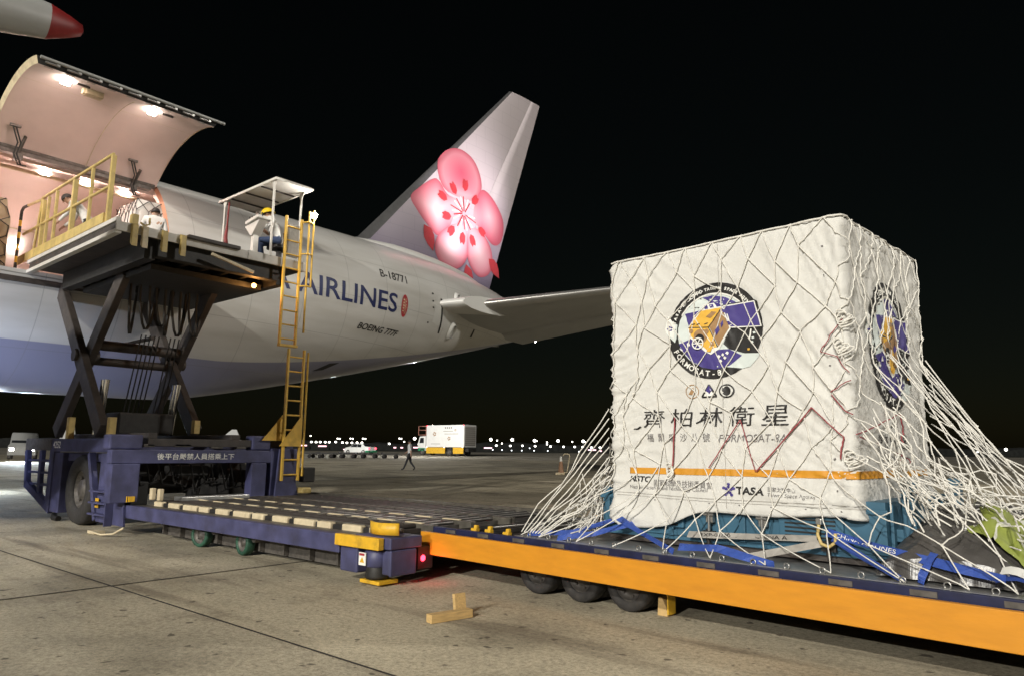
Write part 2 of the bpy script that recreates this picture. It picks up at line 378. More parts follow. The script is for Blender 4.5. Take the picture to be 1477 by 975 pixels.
for i in range(len(ys)-1):
    for k in range(nT):
        if i0 <= i < i1 and k < 16: continue
        fs.append((i*nT+k, i*nT+(k+1) % nT, (i+1)*nT+(k+1) % nT, (i+1)*nT+k))
fs.append([(len(ys)-1)*nT+k for k in range(nT)]); mb.add(vs, fs, True)
# hull paint: white above, grey-lavender below the painted division line
hm = bpy.data.materials.new('hull_paint'); hm.use_nodes = True; nt = hm.node_tree; N = nt.nodes; L = nt.links; b = N['Principled BSDF']
b.inputs['Roughness'].default_value = .3; b.inputs['Coat Weight'].default_value = .35; b.inputs['Coat Roughness'].default_value = .035
tc = N.new('ShaderNodeTexCoord'); sx = N.new('ShaderNodeSeparateXYZ'); L.new(tc.outputs['Object'], sx.inputs[0])
def mth(op, a, bb, cl=False):
    n = N.new('ShaderNodeMath'); n.operation = op; n.use_clamp = cl
    for i, v in enumerate((a, bb)):
        if isinstance(v, (int, float)): n.inputs[i].default_value = v
        else: L.new(v, n.inputs[i])
    return n.outputs[0]
yy = mth('MAXIMUM', sx.outputs[1], -.5); edge = mth('ADD', mth('MULTIPLY', mth('POWER', mth('ADD', yy, .5), 1.35), .066), 3.86)
fac = mth('MULTIPLY', mth('SUBTRACT', edge, sx.outputs[2]), 60, True)
nz = N.new('ShaderNodeTexNoise'); nz.inputs['Scale'].default_value = .7; nz.inputs['Detail'].default_value = 8; L.new(tc.outputs['Object'], nz.inputs['Vector'])
mpv = N.new('ShaderNodeMapping'); mpv.inputs['Scale'].default_value = (1, .5, 3)
L.new(tc.outputs['Object'], mpv.inputs[0]); L.new(mpv.outputs[0], nz.inputs['Vector'])
rp = N.new('ShaderNodeValToRGB'); rp.color_ramp.elements[0].color = (.50, .49, .46, 1); rp.color_ramp.elements[1].color = (.62, .615, .595, 1); rp.color_ramp.elements[0].position = .3; rp.color_ramp.elements[1].position = .6; L.new(nz.outputs[0], rp.inputs[0])
# skin panel joints: thin lines every 1.6 m along and at a few heights
wy = mth('FRACT', mth('MULTIPLY', sx.outputs[1], .61), 0.); ln = mth('LESS_THAN', wy, .012)
wz = mth('FRACT', mth('ADD', mth('MULTIPLY', sx.outputs[2], .78), .13), 0.); l2 = mth('LESS_THAN', wz, .012)
lines = mth('MULTIPLY', mth('MAXIMUM', ln, l2), .4)
mx = N.new('ShaderNodeMixRGB'); L.new(fac, mx.inputs[0]); L.new(rp.outputs[0], mx.inputs[1]); mx.inputs[2].default_value = (.255, .26, .36, 1)
mx2 = N.new('ShaderNodeMixRGB'); L.new(lines, mx2.inputs[0]); L.new(mx.outputs[0], mx2.inputs[1]); mx2.inputs[2].default_value = (.2, .2, .2, 1)
L.new(mx2.outputs[0], b.inputs['Base Color']); MATS['hull'] = hm
fus = mb.build('fuselage', 'hull', plane)
# door surround, cargo bay
mb = MB()
def arc(y, r, n=16): return [Vector((AX+r*cos(TH0+(TH1-TH0)*i/n), y, AZ0+r*sin(TH0+(TH1-TH0)*i/n))) for i in range(n+1)]
ra, rb = arc(DY1, 3.1), arc(DY1, 2.82); rc, rd = arc(DY0, 3.1), arc(DY0, 2.82); n = 17
mb.add(ra+rb, [(i, i+1, n+i+1, n+i) for i in range(16)], True); mb.add(rc+rd, [(i, i+1, n+i+1, n+i) for i in range(16)], True)
mb.add([ra[0], rb[0], rd[0], rc[0], ra[16], rb[16], rd[16], rc[16]], [(0, 1, 2, 3), (4, 5, 6, 7)])
mb.build('door_frame', 'bay_lining', plane)
mb = MB()
for y, dy in ((DY1, -.05),):
    a, c = arc(DY1-.004, 3.105), arc(DY1-.05, 3.0); mb.add(a+c, [(i, i+1, n+i+1, n+i) for i in range(16)], True)
mat('frame_orange', (.55, .27, .17), .5); mb.build('door_seal', 'frame_orange', plane)
mb = MB()
lt = [radians(-13+i*206/40) for i in range(41)]
for ya in (-8, -4, 0, 3, 6, 9): pass
mb.grid(lambda i, j: (AX+2.8*cos(lt[i]) if True else 0, -8+j*2.0, AZ0+2.8*sin(lt[i])), 41, 10)
vs2 = []
# cut the lining where the door opening is
keep = []
for f in mb.f:
    cx = sum((mb.v[i].x for i in f))/4; cy = sum(mb.v[i].y for i in f)/4; cz = sum(mb.v[i].z for i in f)/4
    if not (3.9 < cy < 8.1 and cz < 8.3 and cx > AX): keep.append(f)
mb.f = keep; mb.mi = [0]*len(keep); mb.sm = [True]*len(keep)
for yv in (-8, 10): mb.add([(AX+2.8*cos(t), yv, AZ0+2.8*sin(t)) for t in lt], [list(range(41))])
mb.build('bay_lining', 'bay_lining', plane, recalc=False)
mb = MB(); mb.span(AX-2.75, AX+2.95, -8, 10, 5.12, 5.22); mb.build('bay_floor', 'bay_floor', plane)
mb = MB()
for k in range(9): mb.cyl((AX-2.3+.0, -6+k*1.8, 7.55), (AX-2.3, -4.4+k*1.8, 7.55), .03, 6)
mb.tube([(AX-.35, -7, 8.62), (AX-.35, 9.8, 8.62)], .05, 6); mb.build('ceiling_rail', 'cream', plane)
for k, (x, y, z) in enumerate(((-21.36, 5.72, 8.66), (-21.33, 6.73, 8.67), (-21.3, 7.74, 8.67), (-23.45, 5.77, 7.07), (-22.9, 3.0, 8.0))):
    mb = MB(); mb.box((x, y, z), (.1, .22, .05)); mb.build('bay_light', 'lens_warm', plane)
    lamp('bay_lamp', 'AREA', (x+.06, y, z-.06), 82, (1, .66, .55), (x+1.6, y, z-2.2) if k < 3 else (x+2, y, z-.4), size=.25)
# sill fittings
mb = MB(); mb.span(-18.16, -17.98, DY0, DY1, 5.20, 5.29); mb.build('door_sill', 'bare_metal', plane, .01)
# lip lights and dark conveyor seen under the sill
mb = MB(); mb.span(-18.08, -17.99, DY0-.3, DY1+.5, 5.02, 5.14); mb.build('sill_strip', 'loader_dark', plane)
# raised cargo door
HX, HZ, DA = -19.1, 8.40, radians(84.7)
def dpt(th, r, y):
    x = AX+r*cos(th)-HX; z = AZ0+r*sin(th)-HZ; return Vector((HX+x*cos(DA)-z*sin(DA), y, HZ+x*sin(DA)+z*cos(DA)))
mb = MB(); nd = 22; tt = [TH0+(TH1-TH0)*i/(nd-1) for i in range(nd)]
mb.grid(lambda i, j: dpt(tt[i], 3.1, DY0+(DY1-DY0)*j/6), nd, 7)
mb.k = 1; mb.grid(lambda i, j: dpt(tt[i], 2.95+(.03*sin(pi*i/(nd-1))), DY0+.05+(DY1-DY0-.1)*j/6), nd, 7)
mb.k = 2
for y in (DY0, DY1):
    yi = y+.05*(1 if y == DY0 else -1); mb.add([dpt(t, 3.1, y) for t in tt]+[dpt(t, 2.95, yi) for t in tt], [(i, i+1, nd+i+1, nd+i) for i in range(nd-1)], True)
mb.k = 3
for t in (TH0, TH1): mb.add([dpt(t, 3.1, DY0), dpt(t, 3.1, DY1), dpt(t, 2.95, DY1-.05), dpt(t, 2.95, DY0+.05)], [(0, 1, 2, 3)])
door = mb.build('cargo_door', ['skin_white', 'bay_lining', 'cream', 'dark_seal'], plane)
for k in range(9):
    mb = MB(); y = DY0+.25+k*.4; c = dpt(TH0+.02, 3.0, y); mb.box(c, (.07, .16, .12)); mb.box(dpt(TH0-.012, 3.03, y+.14), (.05, .06, .05))
    mb.cyl(dpt(TH0-.02, 3.02, y-.1), dpt(TH0-.02, 3.02, y+.1), .022, 6); mb.build('latch', 'bare_metal', door)
mb = MB(); mb.tube([dpt(TH0-.012, 3.09, DY0+.06), dpt(TH0-.012, 3.09, DY1+.16)], .035, 6); mb.build('edge_seal', 'wing_grey', door)
mb = MB()
for yv in (5.93,): mb.tube([dpt(t, 2.93, yv) for t in tt[2:]], .008, 4)
mb.tube([dpt(TH0+.40, 2.985, DY0+.08), dpt(TH0+.40, 2.985, DY1-.08)], .012, 4); mb.build('liner_seam', 'cream', door)
for y in (4.62, 6.42):
    mb = MB(); c = dpt(TH0+.17, 2.915, y); mb.box(c, (.22, .17, .05), Matrix.Rotation(radians(-15), 3, 'Y')); mb.build('door_light', 'lens_warm', door)
    lamp('door_lamp', 'AREA', dpt(TH0+.17, 2.86, y), 40, (1, .72, .62), (-18.6, y, 6.2), size=.22)
    mb = MB(); mb.box(dpt(TH0+.17, 2.94, y+.33), (.05, .24, .03)); mb.build('placard', 'loader_dark', door)
mb = MB(); mb.box(dpt(TH0+.24, 2.90, 5.22), (.2, .36, .13)); mb.box(dpt(TH0+.24, 2.90, 5.02), (.13, .06, .12)); mb.build('actuator_box', 'cream', door, .015)
# hinge beam with its arms and hoses
mb = MB(); mb.tube([(HX+.12, DY0-1.2, HZ-.10), (HX+.12, DY1-.1, HZ-.10)], .07, 8); mb.span(HX+.02, HX+.2, DY0-1, DY1-.2, HZ-.24, HZ-.15); mb.build('hinge_beam', 'hub_grey', plane)
for y in (4.5, 7.05):
    mb = MB(); mb.box((HX+.15, y+.02, HZ-.3), (.16, .16, .16)); mb.bar((HX+.12, y, HZ-.3), dpt(TH1-.13, 2.93, y+.06), .05, .08); mb.box(dpt(TH1-.2, 2.92, y-.2), (.06, .22, .06)); mb.build('hinge_arm', 'hub_grey', plane, .01)
    for q in (0, .06):
        mb = MB(); mb.tube([dpt(TH1-.2, 2.88, y-.25+q), dpt(TH1-.1, 2.7, y-.1+q), Vector((HX+.35, y-.12+q, HZ-.3)), Vector((HX+.3, y+q, HZ-.52)), Vector((HX+.12, y+.2, HZ-.45))], .018, 6); mb.build('hydraulic_hose', 'dark_seal', plane)
# fin
def LEy(z): return 15.94+(z-9.47)*.9197 if z > 9.3 else 15.78-(9.3-z)*2.3
def TEy(z): return 23.02+(z-8.49)*.354
def foil(s, tc_): return 5*tc_*(.2969*sqrt(max(s, 0))-.126*s-.3516*s*s+.2843*s**3-.1015*s**4)
def fin_x(y, z):
    c = TEy(z)-LEy(z); s = max(0, min(1, (y-LEy(z))/c)); return AX+foil(s, .07)*c+.01
zs = [7.9, 8.5, 8.9, 9.3, 9.9]+[10.5+.9*i for i in range(9)]+[18.3, 18.62]; ss = [0, .004, .012, .03, .06, .1, .16, .25, .35, .45, .56, .67, .68]
mb = MB(); prof = [(s, 1) for s in ss[::-1]]+[(s, -1) for s in ss[1:]]
def fpnt(i, j, pr):
    s, sg = pr[i]; z = zs[j]
    if z > 18.5: z = 18.55+.16*s
    c = TEy(z)-LEy(z); h = foil(s, .07)*c+.01*(s > .001); return (AX+sg*h, LEy(z)+s*c, z)
mb.grid(lambda i, j: fpnt(i, j, prof), len(prof), len(zs)); m0 = len(prof)
for fi, f in enumerate(mb.f):
    c = sum((mb.v[i] for i in f), Vector())/4; s = (c.y-LEy(c.z))/(TEy(c.z)-LEy(c.z)); mb.mi[fi] = 1 if s < .055 else 0
top = [fpnt(i, len(zs)-1, prof) for i in range(m0)]; mb.add(top, [list(range(m0))])
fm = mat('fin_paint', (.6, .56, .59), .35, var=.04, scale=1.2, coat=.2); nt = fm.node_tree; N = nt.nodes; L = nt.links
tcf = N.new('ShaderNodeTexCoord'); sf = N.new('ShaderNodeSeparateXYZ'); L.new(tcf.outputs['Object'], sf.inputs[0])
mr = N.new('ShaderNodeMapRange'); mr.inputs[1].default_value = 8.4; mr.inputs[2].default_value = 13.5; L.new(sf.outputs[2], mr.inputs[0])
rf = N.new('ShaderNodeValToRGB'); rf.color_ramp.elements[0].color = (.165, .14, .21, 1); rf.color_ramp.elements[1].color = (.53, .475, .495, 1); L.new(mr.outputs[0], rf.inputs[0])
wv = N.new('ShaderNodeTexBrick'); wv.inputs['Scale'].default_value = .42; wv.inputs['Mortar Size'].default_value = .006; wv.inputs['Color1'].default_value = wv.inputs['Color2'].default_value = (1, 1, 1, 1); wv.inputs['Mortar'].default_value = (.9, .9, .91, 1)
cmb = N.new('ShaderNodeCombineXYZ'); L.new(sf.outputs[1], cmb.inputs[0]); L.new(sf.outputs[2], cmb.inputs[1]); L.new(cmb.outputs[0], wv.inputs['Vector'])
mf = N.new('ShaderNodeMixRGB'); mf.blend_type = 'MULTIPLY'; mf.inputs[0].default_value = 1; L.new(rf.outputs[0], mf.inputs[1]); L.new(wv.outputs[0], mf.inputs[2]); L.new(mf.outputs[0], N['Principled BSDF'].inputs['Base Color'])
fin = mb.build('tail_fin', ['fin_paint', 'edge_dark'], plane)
pr2 = [(s, 1) for s in (1, .9, .8, .683)]+[(s, -1) for s in (.683, .8, .9, 1)]
mb = MB(); mb.grid(lambda i, j: fpnt(i, j+1, pr2), 8, len(zs)-1); mb.add([fpnt(i, len(zs)-1, pr2) for i in range(8)], [list(range(8))]); mb.build('rudder', 'fin_paint', plane)
# root fairing under the fin
mb = MB(); mb.tube([fpt(14.0+i, radians(88-3*min(i, 5)), -.08) for i in range(9)], [.05, .16, .24, .3, .3, .28, .25, .22, .1], 10); mb.build('fin_fillet', 'skin_white', plane)
# plum blossom paint on the fin
def petal_mat():
    m = bpy.data.materials.new('petal_print'); m.use_nodes = True; nt = m.node_tree; a = nt.nodes.new('ShaderNodeVertexColor'); a.layer_name = 'print'
    nt.links.new(a.outputs[0], nt.nodes['Principled BSDF'].inputs['Base Color']); nt.nodes['Principled BSDF'].inputs['Roughness'].default_value = .4; MATS['petal'] = m
petal_mat()
CF = Vector((21.14, 11.55))
def petal(outline, core, lift, edge_c, mid_c, in_c, hot=None):
    n = len(outline); sm = []
    for i in range(n):     # round the outline (Catmull-Rom)
        p0, p1, p2, p3 = (Vector(outline[(i+k) % n]) for k in (-1, 0, 1, 2))
        for k in range(5):
            t = k/5; sm.append(.5*((2*p1)+(p2-p0)*t+(2*p0-5*p1+4*p2-p3)*t*t+(3*p1-p0-3*p2+p3)*t**3))
    rings = [1, .97, .9, .78, .62, .45, .3, .15, 0]; V = []; C_ = []; F = []; n = len(sm); core = Vector(core)
    for r in rings:
        for k, p in enumerate(sm):
            q = core.lerp(p, r); V.append((fin_x(q.x, q.y)+lift, q.x, q.y))
            a = Vector(edge_c); bb = Vector(mid_c); c = Vector(in_c)
            col = a.lerp(bb, min(1, (1-r)/.22)) if r > .78 else bb.lerp(c, (.78-r)/.78)
            d = (q-CF).length; w = max(0, min(1, (1.25-d)/1.1))*.85; col = col.lerp(Vector((.70, .52, .54)), w)
            if hot: hq = (q-Vector(hot)).length; col = col.lerp(Vector((.46, .07, .12)), max(0, 1-hq/1.0)*.9)
            C_.append((*col, 1))
    m = len(rings)
    for i in range(m-1):
        for k in range(n): F.append((i*n+k, i*n+(k+1) % n, (i+1)*n+(k+1) % n, (i+1)*n+k))
    b = MB(); b.add(V, F, True); o = b.build('blossom_petal', 'petal', plane, recalc=True)
    at = o.data.color_attributes.new('print', 'FLOAT_COLOR', 'POINT')
    for i, c in enumerate(C_): at.data[i].color = c
E1, M1, I1 = (.42, .085, .12), (.54, .22, .26), (.64, .42, .44)
petal([(21.0, 12.2), (20.0, 12.3), (19.62, 12.9), (19.72, 13.6), (20.3, 14.25), (21.0, 14.42), (21.75, 14.15), (22.2, 13.5), (22.25, 12.9), (21.9, 12.35)], (20.9, 13.2), .012, E1, M1, (.56, .16, .21), (20.95, 13.35))
petal([(20.7, 12.0), (20.1, 12.15), (19.6, 12.62), (19.2, 12.5), (18.6, 12.0), (18.15, 11.45), (18.6, 10.85), (19.1, 10.45), (19.6, 10.2), (20.1, 10.5), (20.5, 11.2)], (19.5, 11.3), .009, E1, (.54, .17, .21), (.66, .48, .49))
petal([(21.8, 11.9), (22.0, 12.6), (22.4, 13.0), (23.05, 12.8), (23.75, 12.2), (23.95, 11.6), (23.75, 10.9), (23.2, 10.65), (22.5, 11.0), (21.9, 11.4)], (22.85, 11.9), .015, E1, (.52, .13, .18), (.62, .36, .39))
petal([(20.8, 11.0), (20.2, 10.75), (19.6, 10.2), (19.45, 9.6), (19.8, 9.1), (20.4, 8.95), (21.0, 9.15), (21.4, 9.6), (21.55, 10.3), (21.3, 10.9)], (20.5, 10.0), .018, E1, M1, (.66, .48, .50))
petal([(21.5, 10.9), (21.4, 10.2), (21.5, 9.6), (21.9, 9.15), (22.4, 9.0), (23.0, 9.3), (23.2, 9.9), (23.0, 10.5), (22.5, 10.95), (22.0, 11.1)], (22.25, 10.1), .021, E1, M1, (.66, .47, .49))
def fsurf(u, v, l): return Vector((fin_x(u, v)+l, u, v))
fd = Decal(fsurf, .6)
def rotpt(c, a, x, y): return (c[0]+x*cos(a)-y*sin(a), c[1]+x*sin(a)+y*cos(a))
for ang, ln_, dx, dy in ((125, 1.15, 0, 0), (88, 1.2, 0, .1), (50, 1.05, 0, 0), (162, 1.35, 0, 0), (190, 1.05, 0, -.2), (232, 1.2, 0, 0), (268, 1.1, 0, 0), (300, 1.2, 0, 0), (338, 1.3, 0, 0)):
    fd = Decal(fsurf, .6); a = radians(ang); c = (CF.x+ln_*cos(a)+dx, CF.y+ln_*sin(a)*.98+dy)
    fd.poly([rotpt(c, a, x, y) for x, y in ((-.26, 0), (-.12, .16), (.12, .17), (.3, .1), (.22, -.03), (.3, -.12), (.08, -.2), (-.14, -.15))], 'print_red', 5)
    fd.line([(CF.x+.12*cos(a), CF.y+.12*sin(a)), (CF.x+.62*ln_*cos(a+.12), CF.y+.62*ln_*sin(a+.12))], .055, 'print_red', 5)
    fd.line([(CF.x+.3*cos(a+.3), CF.y+.3*sin(a+.3)), (CF.x+.72*cos(a+.36), CF.y+.72*sin(a+.36))], .04, 'print_white', 4); fd.build('blossom_stamen', plane, step=.003, lift=.012)
for c, a, s in (((19.1, 10.05), -1.2, 1), ((21.55, 8.85), -1.5, 1.05), ((23.3, 9.65), -.9, .95)):
    fd = Decal(fsurf, .6); fd.poly([rotpt(c, a, x*s, y*s) for x, y in ((-.5, -.12), (-.3, .22), (0, .3), (.3, .22), (.62, .02), (.3, -.2), (0, -.3), (-.3, -.22))], 'print_red', 6); fd.build('blossom_leaf', plane, step=.003, lift=.012)
# horizontal stabilizers
def stab(sg):
    mb = MB(); T = [(.0, 0), (.004, .5), (.02, 1), (.07, 1), (.16, 1), (.3, 1), (.5, 1), (.69, 1)]
    def st(t): # station 0 root .. 1 tip
        x = 20.4-AX*0; ax = AX+sg*(.7+t*10.05); return ax, 17.45+t*7.45, 24.6+t*3.2, 6.5+(.7+t*10.05)*.1405
    for part in (0, 1):
        mb = MB(); sl = [0, .004, .015, .04, .055, .12, .22, .36, .52, .70] if part == 0 else [.703, .8, .9, 1.]
        pr = [(s, 1) for s in sl[::-1]]+[(s, -1) for s in (sl[1:] if part == 0 else sl)]
        def fn(i, j):
            t = j/6; x, a, e, z = st(t); s, q = pr[i]; c = e-a; h = foil(s, .10)*c+.008*(s > .001)
            dz = -(s-.7)*c*.16 if part else 0.
            return (x, a+s*c, z+q*h+dz)
        mb.grid(fn, len(pr), 7)
        for fi, f in enumerate(mb.f):
            if part == 0:
                i = f[0]//7; s = pr[i][0]; mb.mi[fi] = 1 if s <= .041 and abs(pr[min(i+1, len(pr)-1)][0]) <= .056 else 0
        mb.add([fn(i, 6) for i in range(len(pr))], [list(range(len(pr)))])
        mb.build('stabilizer' if part == 0 else 'elevator', ['wing_grey', 'bare_metal'], plane)
stab(1); stab(-1)
# root glove of the near stabilizer
mb = MB()
def glove(i, j):
    t = j/5; a = 2*pi*i/16; k = sin(min(1, t*1.15)*pi/2); x = -19.35+t*1.55; yc = 17.3+t*1.0; ln = (1.1+1.6*t); return (x, yc+ln*.5-ln*.55*cos(a), 6.66+(x+20)*.14*.6+.34*sin(a)*(.55+.45*t)*(1 if sin(a) > 0 else .8))
mb.grid(glove, 16, 6, closed=True); mb.add([glove(i, 5) for i in range(16)], [list(range(16))]); mb.build('stabilizer_glove', 'skin_white', plane)
# hull lettering and markings
def hsurf(u, v, l):
    z, rz, rx = sec(u); q = max(-.995, min(.995, (v-z)/rz)); return Vector((AX+(rx+l)*sqrt(1-q*q)+0, u, z+(rz+l)*q))
hd = Decal(hsurf, .15)
hd.put(*fit(text2d('CHINA AIRLINES', bold=.012), 8.05, 15.42, 6.02, 6.66), 'print_navy')
hd.build('hull_lettering', plane, lift=.008)
hd = Decal(hsurf, .15); hd.put(*fit(text2d('B-18771', shear=-.06, bold=.008), 14.66, 15.93, 7.12, 7.40), 'print_black'); hd.build('registration_lettering', plane, lift=.008)
hd = Decal(hsurf, .15); hd.put(*fit(text2d('BOEING 777F', shear=.32, bold=.02), 13.86, 15.82, 5.30, 5.50), 'print_black'); hd.build('type_lettering', plane, lift=.008)
hd = Decal(hsurf, .15); hd.ell((15.79, 6.33), .16, .38, 'print_red', 1)
hd.put(*fit(text2d('華航'), 15.70, 15.88, 6.05, 6.6), 'box_beige', 2); hd.ring((15.79, 6.33), .13, .135, 'box_beige', 2); hd.build('seal_print', plane, lift=.008)
hd = Decal(hsurf, .2)
hd.poly([(13.1, 3.95), (13.5, 4.02), (13.95, 4.28), (13.55, 4.22)], 'loader_black')
for (u, v) in ((17.3, 7.05), (17.32, 6.78), (17.35, 6.55), (17.2, 6.0)): hd.ell((u, v), .05, .03, 'print_black')
hd.poly([(17.75, 6.95), (17.85, 6.95), (18.1, 5.75), (18.0, 5.75)], 'print_black', 2)
hd.poly([(17.45, 6.7), (18.9, 6.55), (18.9, 5.85), (17.45, 6.05)], 'skin_white', 1)
hd.poly([(20.3, 6.25), (20.4, 6.25), (20.45, 5.95), (20.3, 5.95)], 'print_black', 2); hd.build('hull_markings', plane, lift=.006)
for zc in (7.05, 5.95):
    mb = MB(); mb.grid(lambda i, j: hsurf(18.75+.16*cos(2*pi*j/12)+.1*(i/4), zc+(.33-.1*i/4)*sin(2*pi*j/12), .02+.10*sin(pi/2*i/4)), 5, 13); mb.build('tail_blister', 'skin_white', plane)
# blade antennas and small lights along the crown
for y in (11.4, 13.2):
    mb = MB(); p = fpt(y, radians(90), 0); mb.prism([p+Vector((0, -.2, -.02)), p+Vector((0, .2, -.02)), p+Vector((0, .12, .2)), p+Vector((0, -.03, .2))], (.04, 0, 0)); mb.build('blade_antenna', 'skin_white', plane)
mb = MB(); mb.sph((-20.86, 26.2, 6.66), .07, 10, 8); mb.build('tail_light', 'lens_white', plane)
# wing stub, flap fairing with red tail
mb = MB()
def wing(i, j):
    t = j/3; pr = [(0, 0), (.06, .06), (.3, .09), (.7, .055), (1, .01), (.7, -.045), (.3, -.05), (.06, -.035)]; s, h = pr[i]
    x = AX+2.6+t*29.5; a = -17+t*15.5; c = 12.5-t*9.6 if t > .34 else 16-20*t*.9+0; z = [5.2, 8.0, 8.9, 9.6][j]; c = [15.5, 9.2, 6.2, 2.4][j]; a = [-17.5, -8.4, -3.6, 2.0][j]
    return (x, a+s*c, z+h*c)
mb.grid(wing, 8, 4, closed=True); mb.build('wing', 'wing_grey', plane)
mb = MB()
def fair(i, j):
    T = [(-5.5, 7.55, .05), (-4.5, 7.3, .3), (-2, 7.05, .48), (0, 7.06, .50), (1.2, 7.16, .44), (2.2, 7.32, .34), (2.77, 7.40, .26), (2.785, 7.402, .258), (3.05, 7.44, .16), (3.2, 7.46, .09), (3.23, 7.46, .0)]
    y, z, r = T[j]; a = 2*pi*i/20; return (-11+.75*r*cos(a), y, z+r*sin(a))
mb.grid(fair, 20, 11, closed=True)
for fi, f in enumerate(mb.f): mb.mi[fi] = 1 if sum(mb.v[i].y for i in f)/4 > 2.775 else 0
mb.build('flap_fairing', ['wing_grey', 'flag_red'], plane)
# logo lamps on the stabilizers wash the fin
lamp('logo_lamp', 'SPOT', (-15.6, 19.9, 7.55), 4200, (1, .90, .93), (-20.9, 21.0, 12.3), spot_size=radians(46), spot_blend=.75, shadow_soft_size=.12)
lamp('logo_lamp', 'SPOT', (-14.4, 24.6, 7.75), 2000, (1, .86, .92), (-20.9, 21.8, 11.6), spot_size=radians(46), spot_blend=.8, shadow_soft_size=.12)
# ------------------------------------------------------------------ trailer, pallet, satellite container (frame T: slightly turned)
TA = radians(4.27); MT = Matrix.Rotation(-TA, 4, 'Z')
def TB(): return MB(MT)
DECK = .545
trailer = thing('pallet_trailer', (-3, 7.2, 0), 'long low pallet trailer with an orange side beam carrying the netted white crate', 'trailer', M=MT)
b = TB(); b.span(-6.94, 1.6, 5.50, 5.56, .292, .545); b.span(-6.94, 1.6, 5.56, 5.60, .30, .33); sb = b.build('side_beam', 'beam_orange', trailer, .006)
b = TB(); b.span(-6.94, 1.6, 8.86, 8.94, .292, .545); b.build('side_beam', 'beam_orange', trailer, .006)
b = TB(); b.span(-6.92, 1.6, 5.605, 8.855, .40, .49); b.build('deck', 'loader_dark', trailer)
b = TB(); b.span(-6.935, -6.85, 5.565, 8.85, .30, .53); b.build('end_beam', 'navy_rail', trailer, .01)
b = TB(); b.span(-6.3, 1.6, 6.2, 6.4, .22, .395); b.span(-6.3, 1.6, 8.0, 8.2, .22, .395)
for k in range(5): b.span(-6+k*1.6, -5.85+k*1.6, 5.65, 8.8, .28, .398)
b.build('chassis_rail', 'loader_dark', trailer)
b = TB(); b.span(-6.84, 1.6, 5.61, 5.665, .50, .60); gr_ = b.build('guide_rail', 'navy_rail', trailer, .005)
pads = None
for k in range(15):
    if pads is None: b = TB(); b.span(-6.6, -6.43, 5.600, 5.613, .545, .585); pads = b.build('rail_pad', 'hub_grey', trailer)
    else: piece('rail_pad', pads, trailer, (k*.55, 0, 0))
rol = None
for k in range(20):
    if rol is None: b = TB(); b.cyl((-6.72, 5.72, .535), (-6.72, 8.75, .535), .03, 10); rol = b.build('roller', 'roller_steel', trailer)
    else: piece('roller', rol, trailer, (k*.42, 0, 0))
for tx, ty in ((-6.25, 5.75), (-6.05, 5.78), (-5.72, 5.74)):
    b = TB(); b.box((tx, ty, .585), (.09, .07, .07)); b.box((tx+.02, ty, .63), (.05, .05, .05)); b.build('pallet_stop', 'yellow_paint', trailer, .012)
def wheel(parent, M, c, r, w, tyre='tyre', hub='hub_grey', ax=(0, -1, 0), rim=.62, nut=6):
    b = MB(M); hw = w/2
    b.lathe([(r*rim, -hw), (r*.93, -hw), (r, -hw*.62), (r, hw*.62), (r*.93, hw), (r*rim, hw*.96), (r*(rim-.02), hw*.7)], c, ax, 32)
    for k in range(3): b.lathe([(r*1.002, -hw*.5+k*hw*.5-.006), (r*.965, -hw*.5+k*hw*.5), (r*1.002, -hw*.5+k*hw*.5+.006)], c, ax, 32)
    wh = b.build('wheel', tyre, parent)
    b = MB(M); b.lathe([(r*rim, hw*.75), (r*rim*.9, hw*.55), (r*rim*.75, hw*.2), (r*.32, hw*.25), (r*.26, hw*.7), (.001, hw*.75)], c, ax, 28)
    a = Vector(ax).normalized(); e1 = a.orthogonal().normalized(); e2 = a.cross(e1)
    for k in range(nut):
        t = 2*pi*k/nut; p = Vector(c)+(e1*cos(t)+e2*sin(t))*r*.44; b.cyl(p+a*hw*.1, p+a*hw*.45, r*.055, 6)
    b.build('rim', hub, wh); return wh
for k, tx in enumerate((-5.37, -4.78, -4.19)):
    for ty in (5.92, 6.16, 8.2, 8.44): wheel(trailer, MT, (tx, ty, .245), .245, .2)
    b = TB(); b.cyl((tx, 5.85, .245), (tx, 8.5, .245), .045, 10); b.build('axle', 'loader_dark', trailer)
for ty in (6.04, 8.32):
    b = TB(); b.span(-5.5, -4.0, ty-.035, ty+.035, .24, .33); b.span(-4.95, -4.6, ty-.05, ty+.05, .30, .40); b.build('walking_beam', 'loader_dark', trailer)
# wheel chock
chock = thing('wheel_chock', (-3.86, 6.0, 0), 'small scuffed yellow and wood wheel chock beside the rearmost trailer tyre', 'wheel chock', M=MT)
b = TB(); b.prism([(-3.93, 5.94, .0), (-3.82, 5.94, 0), (-3.83, 5.94, .08), (-3.88, 5.94, .17), (-3.915, 5.94, .17)], (0, .12, 0)); b.build('chock_block', 'wood', chock, .006)
b = TB(); b.span(-3.815, -3.80, 5.93, 6.05, .02, .22); b.build('chock_plate', 'yellow_paint', chock)
